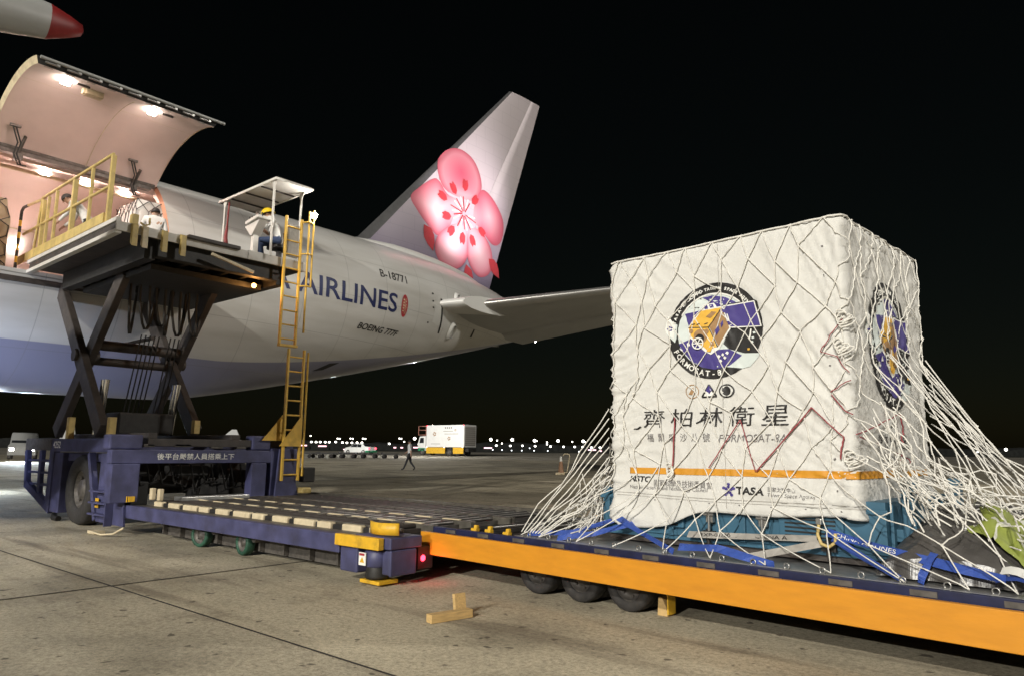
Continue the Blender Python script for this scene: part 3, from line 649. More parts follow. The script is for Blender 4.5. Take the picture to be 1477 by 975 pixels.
# pallet
pallet = thing('cargo_pallet', (-3.3, 7.2, .57), 'flat metal cargo pallet under the netted white crate', 'pallet', M=MT)
PX0, PX1, PY0, PY1 = -5.56, -1.0, 5.675, 8.76
b = TB(); b.span(PX0+.06, PX1-.06, PY0+.06, PY1-.06, .570, .582); b.build('pallet_sheet', 'alu', pallet)
b = TB()
for a in ((PX0, PX1, PY0, PY0+.055), (PX0, PX1, PY1-.055, PY1), (PX0, PX0+.055, PY0+.06, PY1-.06), (PX1-.055, PX1, PY0+.06, PY1-.06)): b.span(a[0], a[1], a[2], a[3], .566, .600)
b.build('edge_rail', 'alu', pallet, .004)
fit_ = None
for k in range(16):
    if fit_ is None: b = TB(); b.tube([(PX0+.2+.022*cos(t*pi/5), PY0+.028, .622+.022*sin(t*pi/5)) for t in range(10)], .006, 6, closed=True); b.span(PX0+.18, PX0+.22, PY0+.01, PY0+.045, .598, .607); fit_ = b.build('net_fitting', 'bare_metal', pallet)
    else: piece('net_fitting', fit_, pallet, (k*.28, 0, 0))
# ---- container
CX0, CX1, CY0, CY1, CZ = -4.58, -2.16, 6.2, 8.25, 3.545
crate = thing('satellite_crate', (-3.37, 7.22, .6), 'big white fabric covered crate with a round space mission emblem on a teal base', 'crate', M=MT)
b = TB(); b.span(-4.80, -1.98, 6.27, 8.18, .66, 1.12)
for tx in (-4.72, -3.95, -3.2, -2.45): b.span(tx-.03, tx+.03, 6.235, 6.268, .70, 1.14)
b.span(-4.82, -1.96, 6.245, 6.268, .705, .755); b.span(-4.82, -1.96, 6.245, 6.268, 1.02, 1.06)
for k in range(4): b.span(-1.978, -1.95, 6.35+k*.5, 6.41+k*.5, .70, 1.1)
b.build('base_frame', 'teal', crate, .006)
b = TB(); b.span(-4.74, -2.04, 6.32, 6.50, .604, .658); b.span(-4.74, -2.04, 7.95, 8.13, .604, .658); b.build('skid', 'loader_dark', crate)
for tx, ty in ((-4.93, 6.95), (-1.86, 6.5), (-1.86, 7.9), (-4.93, 7.9)):
    b = TB(); b.span(tx-.05, tx+.05, ty-.06, ty+.06, .604, 1.28); b.span(tx-.10, tx+.10, ty-.1, ty+.1, .602, .64); b.span(tx-.12, tx+.12, ty-.04, ty+.04, .80, .9); b.build('corner_post', 'teal', crate, .008)
for tx in (-4.35, -2.85): 
    b = TB(); b.span(tx, tx+.55, 6.225, 6.266, .78, .98); b.build('base_panel', 'teal', crate, .01)
    b = TB()
    for k in range(5): b.span(tx+.06, tx+.49, 6.215, 6.224, .80+k*.035, .812+k*.035)
    b.build('louvre', 'loader_black', crate)
for tx in (-3.50, -2.98):
    b = TB(); b.span(tx-.035, tx+.035, 6.19, 6.232, .86, 1.06); b.cyl((tx-.05, 6.18, .93), (tx+.05, 6.18, .93), .014, 8); b.cyl((tx, 6.18, .78), (tx, 6.18, 1.0), .012, 8); b.build('toggle_latch', 'bare_metal', crate)
for tx in (-3.52, -2.42):
    b = TB(); b.span(tx-.06, tx+.06, 6.20, 6.235, .70, .78); b.cyl((tx, 6.2, .66), (tx, 6.2, .80), .02, 8); b.build('tie_bracket', 'loader_black', crate)
PER = [(CX0, CY0), (CX1, CY0), (CX1, CY1), (CX0, CY1)]; SEG = [CX1-CX0, CY1-CY0, CX1-CX0, CY1-CY0]; PT = sum(SEG)
NRM = [(0, -1), (1, 0), (0, 1), (-1, 0)]
def perim(s):
    s %= PT; k = 0
    while s > SEG[k]: s -= SEG[k]; k += 1
    p, q = PER[k], PER[(k+1) % 4]; t = s/SEG[k]; x, y = p[0]+(q[0]-p[0])*t, p[1]+(q[1]-p[1])*t; n = Vector((*NRM[k], 0)); rr = .035
    e = min(s, SEG[k]-s)
    if e < rr:
        j = (k-1) % 4 if s < rr else (k+1) % 4; m = Vector((*NRM[j], 0)); u = 1-e/rr; n = (n*(1-u*.5)+m*u*.5).normalized(); off = -rr*(1-sqrt(max(0, 1-u*u*.5)))*.9; return x+n.x*off, y+n.y*off, n
    return x, y, n
def wr(s, z):
    n = noise.noise; c = 2.42
    a = n((s*1.1, z*1.1, 1.7))*.016
    f = s if s < c else (s-c)
    ed = max(0, 1-f/.75) if s < c else 0; er = max(0, 1-(c-s)/.9) if s < c else .35
    t = .75+.9*n((s*.6, z*.6, 9.))
    if s < c and s > 1.4: ang = atan2(z-1.0, s-3.0); qd = ang*2.2; al = s
    else: qd = s*cos(t)+z*sin(t); al = -s*sin(t)+z*cos(t)
    r1 = 1-abs(n((qd*9, al*1.6, 4.)))*2; a += max(0, r1-.25)**2*.045*(.45+.9*max(ed, er))
    r2 = 1-abs(n((z*13+s*3, s*2.2, 7.)))*2; a += max(0, r2-.45)*.020*(ed*1.1+.10)
    r3 = 1-abs(n((s*17-z*5, z*1.7, 2.)))*2; a += max(0, r3-.5)*.030*(er+.12)
    a += n((s*24, z*24, 5.))*.0018
    low = max(0, 1.35-z); a += low*.05+sin(s*7+2*z)*.012*min(1, low*2.5)
    return a
HEM = [(0, .80), (.12, .75), (.6, .79), (.95, .93), (1.1, .955), (1.66, .95), (2.3, .985), (2.42, .97), (2.55, .96), (4.2, .92), (4.47, .93), (6.9, .95), (8.9, .85), (8.94, .80)]
def csurf(s, z, l=0.):
    x, y, n = perim(s); zt = z; top = CZ-.03+.02*noise.noise((s*1.5, 3, 0)); d = wr(s % PT, z)+l+.01
    if z > top-.06: d -= .03*((z-top+.06)/.09)**2
    return MT @ Vector((x+n.x*d, y+n.y*d, z))
mat('cover_cloth', (.625, .62, .59), .75, var=.03, scale=3, bump=.25, bscale=60, dirt=.1, dirtcol=(.6, .57, .5))
NS, NZ = 380, 118; mb = MB()
def cv(i, j):
    s = PT*i/NS; h = interp(HEM, s); z = h+(CZ-h)*j/(NZ-1); return csurf(s, z)
mb.grid(cv, NS, NZ, closed=True)
def tp(i, j):
    x = CX0+.01+(CX1-CX0-.02)*i/24; y = CY0+.01+(CY1-CY0-.02)*j/24; e = min(i, 24-i, j, 24-j)/12; return MT @ Vector((x, y, CZ-.004-.03*e+.02*noise.noise((x*2, y*2, 0))*e))
mb.grid(tp, 25, 25); cover = mb.build('cover', 'cover_cloth', crate)
sol = cover.modifiers.new('cloth', 'SOLIDIFY'); sol.thickness = .004; sol.offset = -1
mat('print_orange', (.60, .27, .02), .6, var=.06); mat('print_purple', (.055, .04, .21), .6, var=.05); mat('print_mint', (.62, .68, .66), .6, var=.03)
mat('print_gold', (.74, .43, .06), .55, var=.05); mat('print_brown', (.34, .20, .09), .6, var=.05); mat('print_grey', (.16, .15, .15), .6)
def F_(u, v, l): return csurf(u-CX0, v, l)
def S_(u, v, l): return csurf(SEG[0]+u-CY0, v, l)
dz = Decal(lambda s, v, l: csurf(s, v, l), .02)
dz.poly([(.20, 1.285), (.20, 1.345), (2.44, 1.362), (4.3, 1.36), (4.3, 1.30), (2.44, 1.298)], 'print_orange'); dz.build('cover_band', cover, lift=.006)
dz = Decal(lambda s, v, l: csurf(s, v, l), .03)
for z, w in ((1.075, .006), (1.05, .004)): dz.line([(.05, z+.02), (1.1, z), (2.42, z+.01), (4.3, z)], w, 'strap_grey')
dz.line([(1.27, 1.0), (1.27, 3.5)], .004, 'strap_grey')
for k in range(7): dz.ell((.5+k*.3, 1.035), .008, .006, 'print_grey', 1, 8)
for k in range(9): dz.ell((2.27, 1.2+k*.26), .008, .008, 'print_grey', 1, 8)
dz.build('stitching', cover)
def emblem(surf, cu, cz, ru, rz, name):
    d = Decal(lambda u, v, l: surf(cu+u*ru, cz+v*rz, l), .045)
    def E(x, y): X = (x-520)/388; return (X, (490-y)/395-.108*X)
    def P(m, layer, *pts): d.poly([E(*p) for p in pts], m, layer)
    d.ell((0, 0), 1, 1, 'print_black', 1, 56); d.ell((0.0, 0), .775, .775, 'print_mint', 2, 48); d.ring((0, 0), .755, .785, 'print_white', 5, 48, radians(-20), radians(150))
    P('print_mint', 2, (125, 380), (215, 440), (205, 560), (190, 595), (112, 520), (98, 480))
    P('print_white', 3, (135, 365), (200, 445), (178, 560), (110, 510), (100, 480))
    for k in range(5):
        a = 2*pi*k/5+.5; c = E(146, 475); d.ell((c[0]+.045*cos(a), c[1]+.045*sin(a)), .03, .018, 'print_purple', 4, 8)
    P('print_mint', 2, (600, 785), (745, 670), (880, 668), (862, 700), (800, 775), (740, 792))
    P('print_black', 3, (600, 600), (655, 475), (905, 470), (880, 560), (845, 610), (880, 668), (760, 672), (640, 640))
    P('print_purple', 3, (440, 215), (520, 200), (620, 215), (700, 255), (735, 285), (600, 300), (500, 290), (487, 245))
    P('print_purple', 3, (287, 350), (440, 318), (400, 370), (320, 465))
    P('print_purple', 3, (228, 605), (345, 555), (480, 655), (640, 640), (740, 690), (640, 775), (520, 810), (420, 795), (330, 745), (262, 665))
    P('print_black', 6, (590, 288), (850, 243), (880, 262), (915, 460), (895, 480), (660, 478)); P('print_white', 7, (598, 292), (858, 256), (905, 462), (658, 472)); P('print_purple', 8, (612, 300), (852, 266), (893, 455), (664, 462))
    P('print_white', 9, (640, 360), (650, 358), (662, 420), (652, 422)); P('print_purple', 10, (602, 320), (630, 316), (636, 345), (612, 348)); P('print_purple', 10, (640, 420), (668, 418), (672, 445), (650, 448))
    P('print_white', 6, (440, 280), (535, 262), (560, 300), (450, 325)); P('print_purple', 7, (452, 286), (482, 280), (488, 312), (462, 316)); P('print_purple', 7, (496, 278), (528, 272), (538, 300), (506, 306))
    P('print_white', 6, (308, 470), (422, 318), (608, 292), (668, 468), (570, 640), (500, 690), (450, 665), (330, 556))
    P('print_gold', 8, (322, 462), (430, 328), (600, 302), (486, 462)); P('print_gold', 9, (318, 472), (484, 470), (556, 626), (500, 640), (480, 665), (458, 640), (342, 545)); P('print_brown', 8, (492, 462), (602, 312), (655, 470), (562, 622))
    P('print_black', 10, (316, 464), (486, 462), (487, 469), (318, 471)); P('print_black', 10, (483, 462), (490, 462), (562, 624), (555, 628)); P('print_black', 10, (486, 462), (600, 306), (604, 311), (490, 468))
    P('print_brown', 9, (468, 380), (520, 335), (560, 342), (505, 392))
    for x, y in ((352, 440), (392, 440), (460, 434)): P('print_black', 11, (x, y), (x+28, y-8), (x+20, y+2), (x-6, y+8))
    P('print_purple', 11, (540, 495), (572, 450), (580, 490), (552, 535)); P('print_purple', 11, (588, 440), (606, 408), (612, 440), (594, 470))
    c = E(420, 540); d.ell(c, .15, .16, 'print_brown', 10, 24); d.ell((c[0]-.02, c[1]-.05), .1, .1, 'print_black', 11, 20)
    for x, y in ((343, 497), (472, 498), (518, 602)): d.ell(E(x, y), .045, .05, 'print_brown', 12, 14)
    c = E(398, 600); d.ring(c, .10, .125, 'print_white', 13, 28)
    for k in range(3): a = pi*k/3; d.line([(c[0]-.1*cos(a), c[1]-.1*sin(a)), (c[0]+.1*cos(a), c[1]+.1*sin(a))], .02, 'print_white', 13)
    P('print_gold', 12, (490, 630), (515, 640), (500, 668), (470, 665))
    for x, y in ((630, 675), (597, 690), (565, 705), (612, 715), (577, 742)): P('print_white', 9, (x-14, y), (x, y-16), (x+14, y-4), (x+2, y+14))
    for x, y in ((845, 510), (833, 550), (825, 583), (797, 640)): P('print_gold' if y > 600 else 'print_mint', 9, (x-10, y-6), (x+8, y-10), (x+11, y+6), (x-7, y+10))
    P('print_white', 8, (300, 600), (320, 588), (330, 620), (305, 625)); P('print_white', 8, (235, 640), (262, 650), (268, 668), (250, 660))
    def arc(txt, a0, a1, r, size, bottom=False):
        n = len(txt)
        for i, ch in enumerate(txt):
            if ch == ' ': continue
            a = radians(a0+(a1-a0)*i/(n-1)); vs, fs = text2d(ch, size, bold=.004, align='CENTER')
            q = a-pi/2 if not bottom else a+pi/2; c_, s_ = cos(q), sin(q); h = size*.36
            d.put([(r*cos(a)+x*c_-(y-h)*s_, r*sin(a)+x*s_+(y-h)*c_) for x, y in vs], fs, 'print_white', 6)
    arc('TAIWAN SPACE AGENCY', 99, 26, .885, .082); arc('TASA－國家太空中心', 163, 106, .885, .095); arc('FORMOSAT-8', 205, 277, .885, .155, True)
    d.build(name, cover, step=.002, lift=.005)
emblem(F_, -3.385, 2.66, .495, .465, 'mission_emblem'); emblem(S_, 7.20, 2.50, .56, .60, 'mission_emblem')
pd = Decal(F_, .03)
pd.ring((-3.63, 2.085), .062, .07, 'print_brown'); pd.poly([(-3.67, 2.06), (-3.60, 2.05), (-3.62, 2.13)], 'print_brown')
pd.poly([(-3.53, 2.02), (-3.375, 2.02), (-3.37, 2.035), (-3.44, 2.145), (-3.46, 2.145), (-3.535, 2.035)], 'print_black', 1); pd.poly([(-3.51, 2.035), (-3.395, 2.035), (-3.45, 2.125)], 'print_white', 2); pd.poly([(-3.485, 2.09), (-3.452, 2.05), (-3.418, 2.09), (-3.45, 2.14)], 'print_purple', 3)
pd.poly([(-3.35+.08*(1-cos(pi*k/12)), 2.075+.065*sin(pi*k/12)) for k in range(13)]+[(-3.19-.08*(1-cos(pi*k/12)), 2.075-.065*sin(pi*k/12)) for k in range(1, 12)], 'print_black', 1)
pd.poly([(-3.335+.065*(1-cos(pi*k/12)), 2.075+.05*sin(pi*k/12)) for k in range(13)]+[(-3.205-.065*(1-cos(pi*k/12)), 2.075-.05*sin(pi*k/12)) for k in range(1, 12)], 'print_white', 2); pd.ell((-3.27, 2.075), .042, .045, 'print_black', 3, 20)
pd.build('mission_icons', cover)
pd = Decal(F_, .03)
for i, ch in enumerate('齊柏林衛星'): x = -4.20+i*.315; pd.put(*fit(text2d(ch, 1, shear=.08), x, x+.25, 1.745, 1.925), 'print_black')
pd.line([(-4.31, 1.735), (-4.27, 1.735), (-4.23, 1.755)], .014, 'print_black'); pd.line([(-3.6, 1.78), (-3.42, 1.85)], .015, 'print_black')
pd.build('title_lettering', cover)
pd = Decal(F_, .03)
for i, ch in enumerate('福爾摩沙八號'): x = -4.16+i*.125; pd.put(*fit(text2d(ch, 1), x, x+.075, 1.605, 1.685), 'print_grey')
pd.put(*fit(text2d('FORMOSAT-8A', 1, shear=.2), -3.37, -2.72, 1.60, 1.67), 'print_grey'); pd.build('subtitle_lettering', cover)
pd = Decal(F_, .03)
pd.put(*fit(text2d('NSTC', 1, shear=.1, bold=.03), -4.37, -4.13, 1.205, 1.262), 'print_black'); pd.put(*fit(text2d('國家科學及技術委員會', 1), -4.09, -3.45, 1.165, 1.235), 'print_grey'); pd.put(*fit(text2d('National Science and Technology Council', 1), -4.37, -3.50, 1.125, 1.17), 'print_grey')
pd.build('sponsor_lettering', cover); pd = Decal(F_, .03)
for k in range(5):
    a = 2*pi*k/5+.3; c = (-3.285, 1.165)
    for rr in (.028, .052): pd.ell((c[0]+rr*cos(a), c[1]+rr*sin(a)), .017, .014, 'print_purple', 1, 10)
pd.put(*fit(text2d('TASA', 1, bold=.035), -3.215, -2.94, 1.130, 1.20), 'print_black'); pd.put(*fit(text2d('國家太空中心', 1), -2.91, -2.66, 1.165, 1.208), 'print_grey'); pd.put(*fit(text2d('Taiwan Space Agency', 1), -2.91, -2.49, 1.115, 1.155), 'print_grey'); pd.build('sponsor_lettering', cover)
pd = Decal(S_, .03)
for i, ch in enumerate('齊柏林衛星'): x = 6.68+i*.17; pd.put(*fit(text2d(ch, 1, shear=.08), x, x+.14, 1.555, 1.68), 'print_black')
pd.put(*fit(text2d('福爾摩沙八號', 1), 6.75, 7.05, 1.44, 1.48), 'print_grey'); pd.put(*fit(text2d('FORMOSAT-8A', 1, shear=.2), 7.08, 7.5, 1.44, 1.48), 'print_grey'); pd.build('title_lettering', cover)
# ---- net over the crate
net = thing('cargo_net', (-3.37, 7.22, .6), 'white rope cargo net stretched over the crate and hooked to the pallet edge', 'net', M=MT)
Rn = random.Random(21)
UT = [(0, CX0, CY1), (.314, CX0, CY0), (.686, CX1, CY0), (1, CX1, CY1)]
UB = [(0, -5.50, 8.7), (.28, -5.50, 5.72), (.314, -5.46, 5.70), (.66, -1.35, 5.70), (.70, -1.05, 5.72), (1, -1.04, 8.7)]
def pl(tab, u):
    for a, b_ in zip(tab, tab[1:]):
        if u <= b_[0]: t = (u-a[0])/(b_[0]-a[0]); return a[1]+(b_[1]-a[1])*t, a[2]+(b_[2]-a[2])*t
    return tab[-1][1:]
ZL = [(0, 1.6), (.28, 1.5), (.36, 1.2), (.5, 1.08), (.62, 1.12), (.70, 1.9), (.78, 2.35), (1, 2.45)]
def npt(u, z):
    u = max(0, min(1, u)); zl = interp(ZL, u); t = pl(UT, u); bt = pl(UB, u)
    s = ((u-.314)/.372*SEG[0]) if .314 <= u <= .686 else ((SEG[0]+(u-.686)/.314*SEG[1]) if u > .686 else -(.314-u)/.314*SEG[3])
    if z >= zl:
        # cling to the cloth, drifting sideways on the front
        if .314 <= u <= .686:
            c = (u-.5)/.186; s2 = s+c*.10*max(0, (3.55-z)/2.4)**1.5; s = max(.03, min(SEG[0]-.03, s2))
        return csurf(s, min(z, CZ-.005), .022)
    a = MT.inverted() @ npt(u, zl+1e-6); k = (zl-z)/(zl-.61); k2 = k if u > .66 else k**(1.6 if u < .33 else 1.35)
    return MT @ Vector((a.x+(bt[0]-a.x)*k2, a.y+(bt[1]-a.y)*k2, z))
NCOL, NROW = 24, 12
kn = {}
for j in range(NROW+1):
    for i in range(NCOL+1):
        u = (i+(.5 if j % 2 else 0))/NCOL
        if u > 1: continue
        z = CZ-(CZ-.612)*(j/NROW)**.97; ju = Rn.uniform(-.017, .017); jz = Rn.uniform(-.075, .075)
        if j in (0, NROW): jz = 0; ju *= .3
        kn[(i, j)] = (u+ju, z+jz)
def strand(b, a, c, r=.0054, sag=.0):
    pts = []; L = 7
    for k in range(L+1):
        t = k/L; u = a[0]+(c[0]-a[0])*t; z = a[1]+(c[1]-a[1])*t-sag*sin(pi*t); p = npt(u, z); pts.append(p)
    b.tube(pts, r, 5, cap=False)
b = MB()
for (i, j), a in kn.items():
    for di in ((-1, 0) if j % 2 == 0 else (0, 1)):
        c = kn.get((i+di, j+1))
        if c and Rn.random() > .02: strand(b, a, c, sag=Rn.uniform(-.006, .016) if j < NROW-2 else 0)
b.build('net_mesh', 'rope_white', net, recalc=False, kind='stuff')
b = MB()
for (i, j), a in kn.items():
    if 0 < j < NROW: b.sph(npt(*a), .011, 6, 5)
b.build('net_knots', 'rope_white', net, recalc=False, kind='stuff')
b = MB()
for k in range(3): b.tube([MT @ Vector((CX0+(CX1-CX0)*q/8, CY0+.3+k*.7, CZ+.02-.02*sin(pi*q/8))) for q in range(9)], .0075, 5)
b.tube([csurf(SEG[0]*q/30-.0, CZ-.012, .02) for q in range(31)], .009, 5); b.tube([csurf(SEG[0]+SEG[1]*q/30, CZ-.012, .02) for q in range(31)], .009, 5)
b.build('border_rope', 'rope_white', net, recalc=False)
def wob(p, q, n, amp, seed):
    p, q = Vector(p), Vector(q); out = []
    for k in range(n+1):
        t = k/n; v = p.lerp(q, t); e = sin(pi*t)
        out.append(MT @ (v+Vector((noise.noise((t*3, seed, 0)), noise.noise((t*3, seed, 5)), noise.noise((t*3, seed, 9))-.25*1))*amp*e))
    return out
b = MB()   # slack gathered at the left corner
for k in range(16): b.tube(wob((-4.66-.05*Rn.random(), 6.2+.9*Rn.random(), 1.9-.5*Rn.random()), (-4.75-.72*Rn.random(), 5.85+1.1*Rn.random(), .63+.35*Rn.random()**2), 9, .22, k*3.1), .0065, 5)
for k in range(9): b.tube(wob((-4.62, 6.15, 1.95-.1*k), (-5.5+.04*k, 5.74, .64), 9, .08, k*5.7+50), .0065, 5)
for k in range(10): b.tube(wob((-4.85-.2*Rn.random(), 6.0+.6*Rn.random(), 1.15+.2*Rn.random()), (-5.0+.3*Rn.random(), 5.85+.5*Rn.random(), .66+.1*Rn.random()), 9, .3, k*2.3+90), .0065, 5)
b.build('slack_rope', 'rope_white', net, recalc=False, kind='stuff')
b = MB()   # slack hanging from the right corner and over the bundle
for k in range(22): b.tube(wob((-2.10+.02*k*Rn.random(), 6.12+.5*Rn.random(), 2.0-.6*Rn.random()), (-1.75+.5*Rn.random(), 5.85+.8*Rn.random(), .85+.3*Rn.random()), 10, .16, k*4.1), .0065, 5)
for k in range(9): b.tube(wob((-2.08, 8.1+.1*Rn.random(), 2.45-.08*k), (-1.1+.05*Rn.random(), 8.4+.3*Rn.random(), .66+.1*k*Rn.random()), 9, .07, k*9.1+11), .0065, 5)
for k in range(26): b.tube(wob((-1.75-.2*Rn.random(), 6.3+1.2*Rn.random(), 1.5-.3*Rn.random()), (-1.1+.1*Rn.random(), 5.8+2*Rn.random(), .7+.4*Rn.random()), 10, .42, k*1.9+33), .0065, 5)
b.build('slack_rope', 'rope_white', net, recalc=False, kind='stuff')
def onf(tx, z): return csurf(tx-CX0, z, .034)
def ons(ty, z): return csurf(SEG[0]+ty-CY0, z, .034)
def chain(*p): # fine polyline following the cloth
    out = []
    for a, c in zip(p, p[1:]):
        for k in range(8): t = k/8; out.append((a[0]+(c[0]-a[0])*t, a[1]+(c[1]-a[1])*t))
    return out+[p[-1]]
RED_F = [([(-3.82, 1.84), (-3.86, 1.37)], 'f', .012), ([(-3.13, 1.8), (-3.47, 1.36)], 'f', .009), ([(-3.13, 1.8), (-3.01, 1.34)], 'f', .008), ([(-2.47, 1.89), (-3.0, 1.34)], 'f', .011),
    ([(-2.47, 1.89), (-2.22, 1.64)], 'f', .009), ([(-2.30, 1.99), (-2.17, 1.82)], 'f', .009), ([(-2.30, 2.01), (-2.17, 2.1)], 'f', .008), ([(-2.22, 1.64), (-2.26, 1.46)], 'f', .013),
    ([(6.2, 1.66), (7.21, 1.87)], 's', .009), ([(7.23, 1.87), (7.29, 1.72), (7.26, 1.6)], 's', .012), ([(6.22, 1.64), (7.40, 1.46)], 's', .009), ([(7.2, 1.5), (7.18, 1.38)], 's', .016), ([(7.45, 1.46), (7.5, 1.34)], 's', .008),
    ([(-2.18, 2.63), (-2.37, 2.36)], 'f', .008), ([(-2.37, 2.36), (-2.24, 2.31), (-2.17, 2.17)], 'f', .007)]
b = MB()
for path, f, r in RED_F: b.tube([(onf if f == 'f' else ons)(*q) for q in chain(*path)], r*.58, 6); b.build('red_cord', 'rope_red', net, recalc=False); b = MB()
b = MB()
for tx, z in ((-2.20, 2.66), (-2.22, 2.42), (-2.20, 1.50), (-3.9, 1.36)):
    for k in range(4): b = MB(); b.tube([csurf(tx-CX0+.03*cos(q*.7+k)+.012*k, z+.04*sin(q*.7+k*1.3)-.025*k, .04+.008*k) for q in range(9)], .008, 5); b.build('knot_loop', 'rope_white', net, recalc=False)
# ---- lashing straps
def strap(name, pts, w, m, label, txt=None, up=(0, -.35, 1), group='tie-down straps round the teal base'):
    o = thing(name, (MT.inverted() @ (MT @ Vector(pts[0]))), label, 'strap', group, M=MT); b = TB()
    P = []
    for a, c in zip(pts, pts[1:]):
        for k in range(6): P.append(Vector(a).lerp(Vector(c), k/6))
    P.append(Vector(pts[-1])); n = len(P); up = Vector(up)
    ed = []
    for i, p in enumerate(P):
        d = (P[min(i+1, n-1)]-P[max(i-1, 0)]).normalized(); s = d.cross(Vector((0, -1, .25))).normalized(); wv = .012*sin(i*.9+w*40); tw = Vector((0, .35*w*sin(i*.7+w*90), 0)); ed.append((p+s*w/2+Vector((0, wv, 0))+tw, p-s*w/2+Vector((0, wv, 0))-tw))
    th = Vector((0, .004, 0))
    vs = [v for e in ed for v in e]+[v+th for e in ed for v in e]; fs = []; m2 = 2*n
    for i in range(n-1): fs += [(2*i, 2*i+1, 2*i+3, 2*i+2), (m2+2*i, m2+2*i+2, m2+2*i+3, m2+2*i+1), (2*i, 2*i+2, m2+2*i+2, m2+2*i), (2*i+1, m2+2*i+1, m2+2*i+3, 2*i+3)]
    b.add(vs, fs, False); b.build('webbing', m, o)
    if txt:
        a, c = Vector(pts[0]), Vector(pts[1]); d = (c-a); L = d.length; d.normalize(); s = d.cross(Vector((0, -1, .25))).normalized()
        if s.z < 0: s = -s
        nn = Vector((0, -1, .25)).normalized()*.012
        dd = Decal(lambda u, v, l: MT @ (a+d*u+s*v+nn), .3); dd.put(*fit(text2d(txt), L*.12, L*.8, -w*.27, w*.27), 'print_white' if m == 'strap_blue' else 'print_black'); dd.build('strap_lettering', o)
    return o
strap('tie_down_strap', [(-5.42, 5.74, .625), (-5.0, 6.0, .66), (-4.60, 6.2, .80)], .05, 'strap_blue', 'blue strap running down to the far left end of the pallet')
strap('tie_down_strap', [(-4.98, 5.72, .62), (-4.70, 5.95, .67), (-4.30, 6.19, .80)], .055, 'strap_blue', 'looped blue strap left of the crate base in front of the teal post')
strap('tie_down_strap', [(-4.62, 6.19, .86), (-3.62, 5.74, .62)], .055, 'strap_blue', 'blue strap slanting down to the right below the lifted corner of the cover')
strap('tie_down_strap', [(-3.60, 5.80, .66), (-3.2, 5.76, .69), (-2.68, 5.735, .615)], .06, 'strap_blue', 'loose folded blue strap lying on the pallet edge below the sponsor lettering')
strap('tie_down_strap', [(-2.42, 6.17, .86), (-1.70, 5.98, .75), (-1.12, 5.80, .69)], .06, 'strap_blue', 'long blue strap stretched right from the crate corner toward the pallet end', 'CHINA AIRLINES')
strap('tie_down_strap', [(-2.36, 6.14, .82), (-1.72, 5.735, .61)], .05, 'strap_blue', 'short blue strap dropping steeply right from the crate corner')
strap('tie_down_strap', [(-3.72, 6.16, .735), (-2.5, 6.16, .80)], .055, 'strap_grey', 'grey strap lying level along the teal base', 'EXP-01/2026        CHINA A')
strap('tie_down_strap', [(-2.92, 5.76, .645), (-2.45, 6.15, .77)], .06, 'strap_grey', 'grey strap rising right to a yellow hook')
strap('tie_down_strap', [(-1.62, 5.745, .605), (-1.60, 5.80, .70), (-1.57, 5.95, .80)], .05, 'strap_blue', 'dark upright blue strap at the pallet edge beside the grey plastic bundle')
hk = thing('strap_hook', (-2.42, 6.14, .8), 'yellow hook on the teal base at the end of the grey straps', 'hook', M=MT)
b = TB(); b.tube([(-2.46, 6.13, .92), (-2.47, 6.12, .84), (-2.44, 6.11, .77), (-2.38, 6.11, .75), (-2.33, 6.12, .79), (-2.33, 6.13, .86)], .014, 8); b.build('hook_bar', 'rail_yellow', hk)
b = TB(); b.box((-2.46, 6.14, .945), (.05, .04, .05)); b.build('eye', 'bare_metal', hk, .008)
# ---- bundle under the net at the right end
bun = thing('plastic_bundle', (-1.55, 7.0, .6), 'crumpled dark grey plastic sheet bundled under the net right of the crate', 'plastic sheet', M=MT)
def hz(x, y):
    u = (x+1.98)/.92; v = (y-5.95)/2.5
    if not (0 < u < 1 and 0 < v < 1): return .60
    e = (sin(pi*u)**.6)*(sin(pi*v)**.45); n = noise.noise
    q = noise.voronoi((x*4.2, y*4.2, 1.3))[0]; r_ = noise.voronoi((x*9.5, y*9.5, 4.1))[0]
    return .60+max(0, .05+e*(.36*(1-.25*u)+.15*n((x*3, y*3, 1))+.16*q[0]+.07*r_[0]))
b = TB()
def bn(i, j):
    x = -1.98+.92*i/71; y = 5.95+2.5*j/71; return (x+.05*noise.noise((x*6, y*6, 8)), y+.05*noise.noise((x*6, y*6, 2)), hz(x, y))
b.grid(bn, 72, 72, smooth=False); b.build('plastic_sheet', 'plastic_grey', bun)
vest = thing('safety_vest', (-1.25, 6.6, .8), 'yellow-green safety vest with pale reflective tape stuffed under the net', 'safety vest', M=MT)
b = TB()
def vs_(i, j):
    u, v = i/23, j/23; x = -1.42+.36*u; y = 6.25+.75*v; n = noise.noise; e = min(1, 4*min(u, 1-u, v, 1-v))
    return (x+.06*n((u*5, v*5, 1)), y+.05*n((u*4, v*5, 4)), hz(x, y)+.03+.10*e+.06*n((u*5, v*5, 7))+.03*n((u*12, v*12, 3)))
b.grid(vs_, 24, 24)
for fi, f in enumerate(b.f):
    v = (fi % 23)/23; u = (fi//23)/23; b.mi[fi] = 1 if .22 < v < .34 or .62 < v < .74 or .44 < u < .52 else 0
o = b.build('vest_cloth', ['hivis', 'hivis_tape'], vest); o.modifiers.new('thick', 'SOLIDIFY').thickness = .006
rk = thing('ratchet_strap_end', (-1.0, 5.85, .62), 'red and white strap end lying over light blue webbing at the pallet end', 'strap end', M=MT)
b = TB(); b.grid(lambda i, j: (-1.18+.06*i, 5.80+.05*j, .66+.03*sin(i*.8)+.01*j), 9, 4); b.build('webbing', 'strap_blue', rk)
b = TB(); b.grid(lambda i, j: (-1.16+.05*i, 5.84+.04*j, .70+.025*sin(i*.9+.5)+.012*j), 6, 4); b.build('white_band', 'print_white', rk)
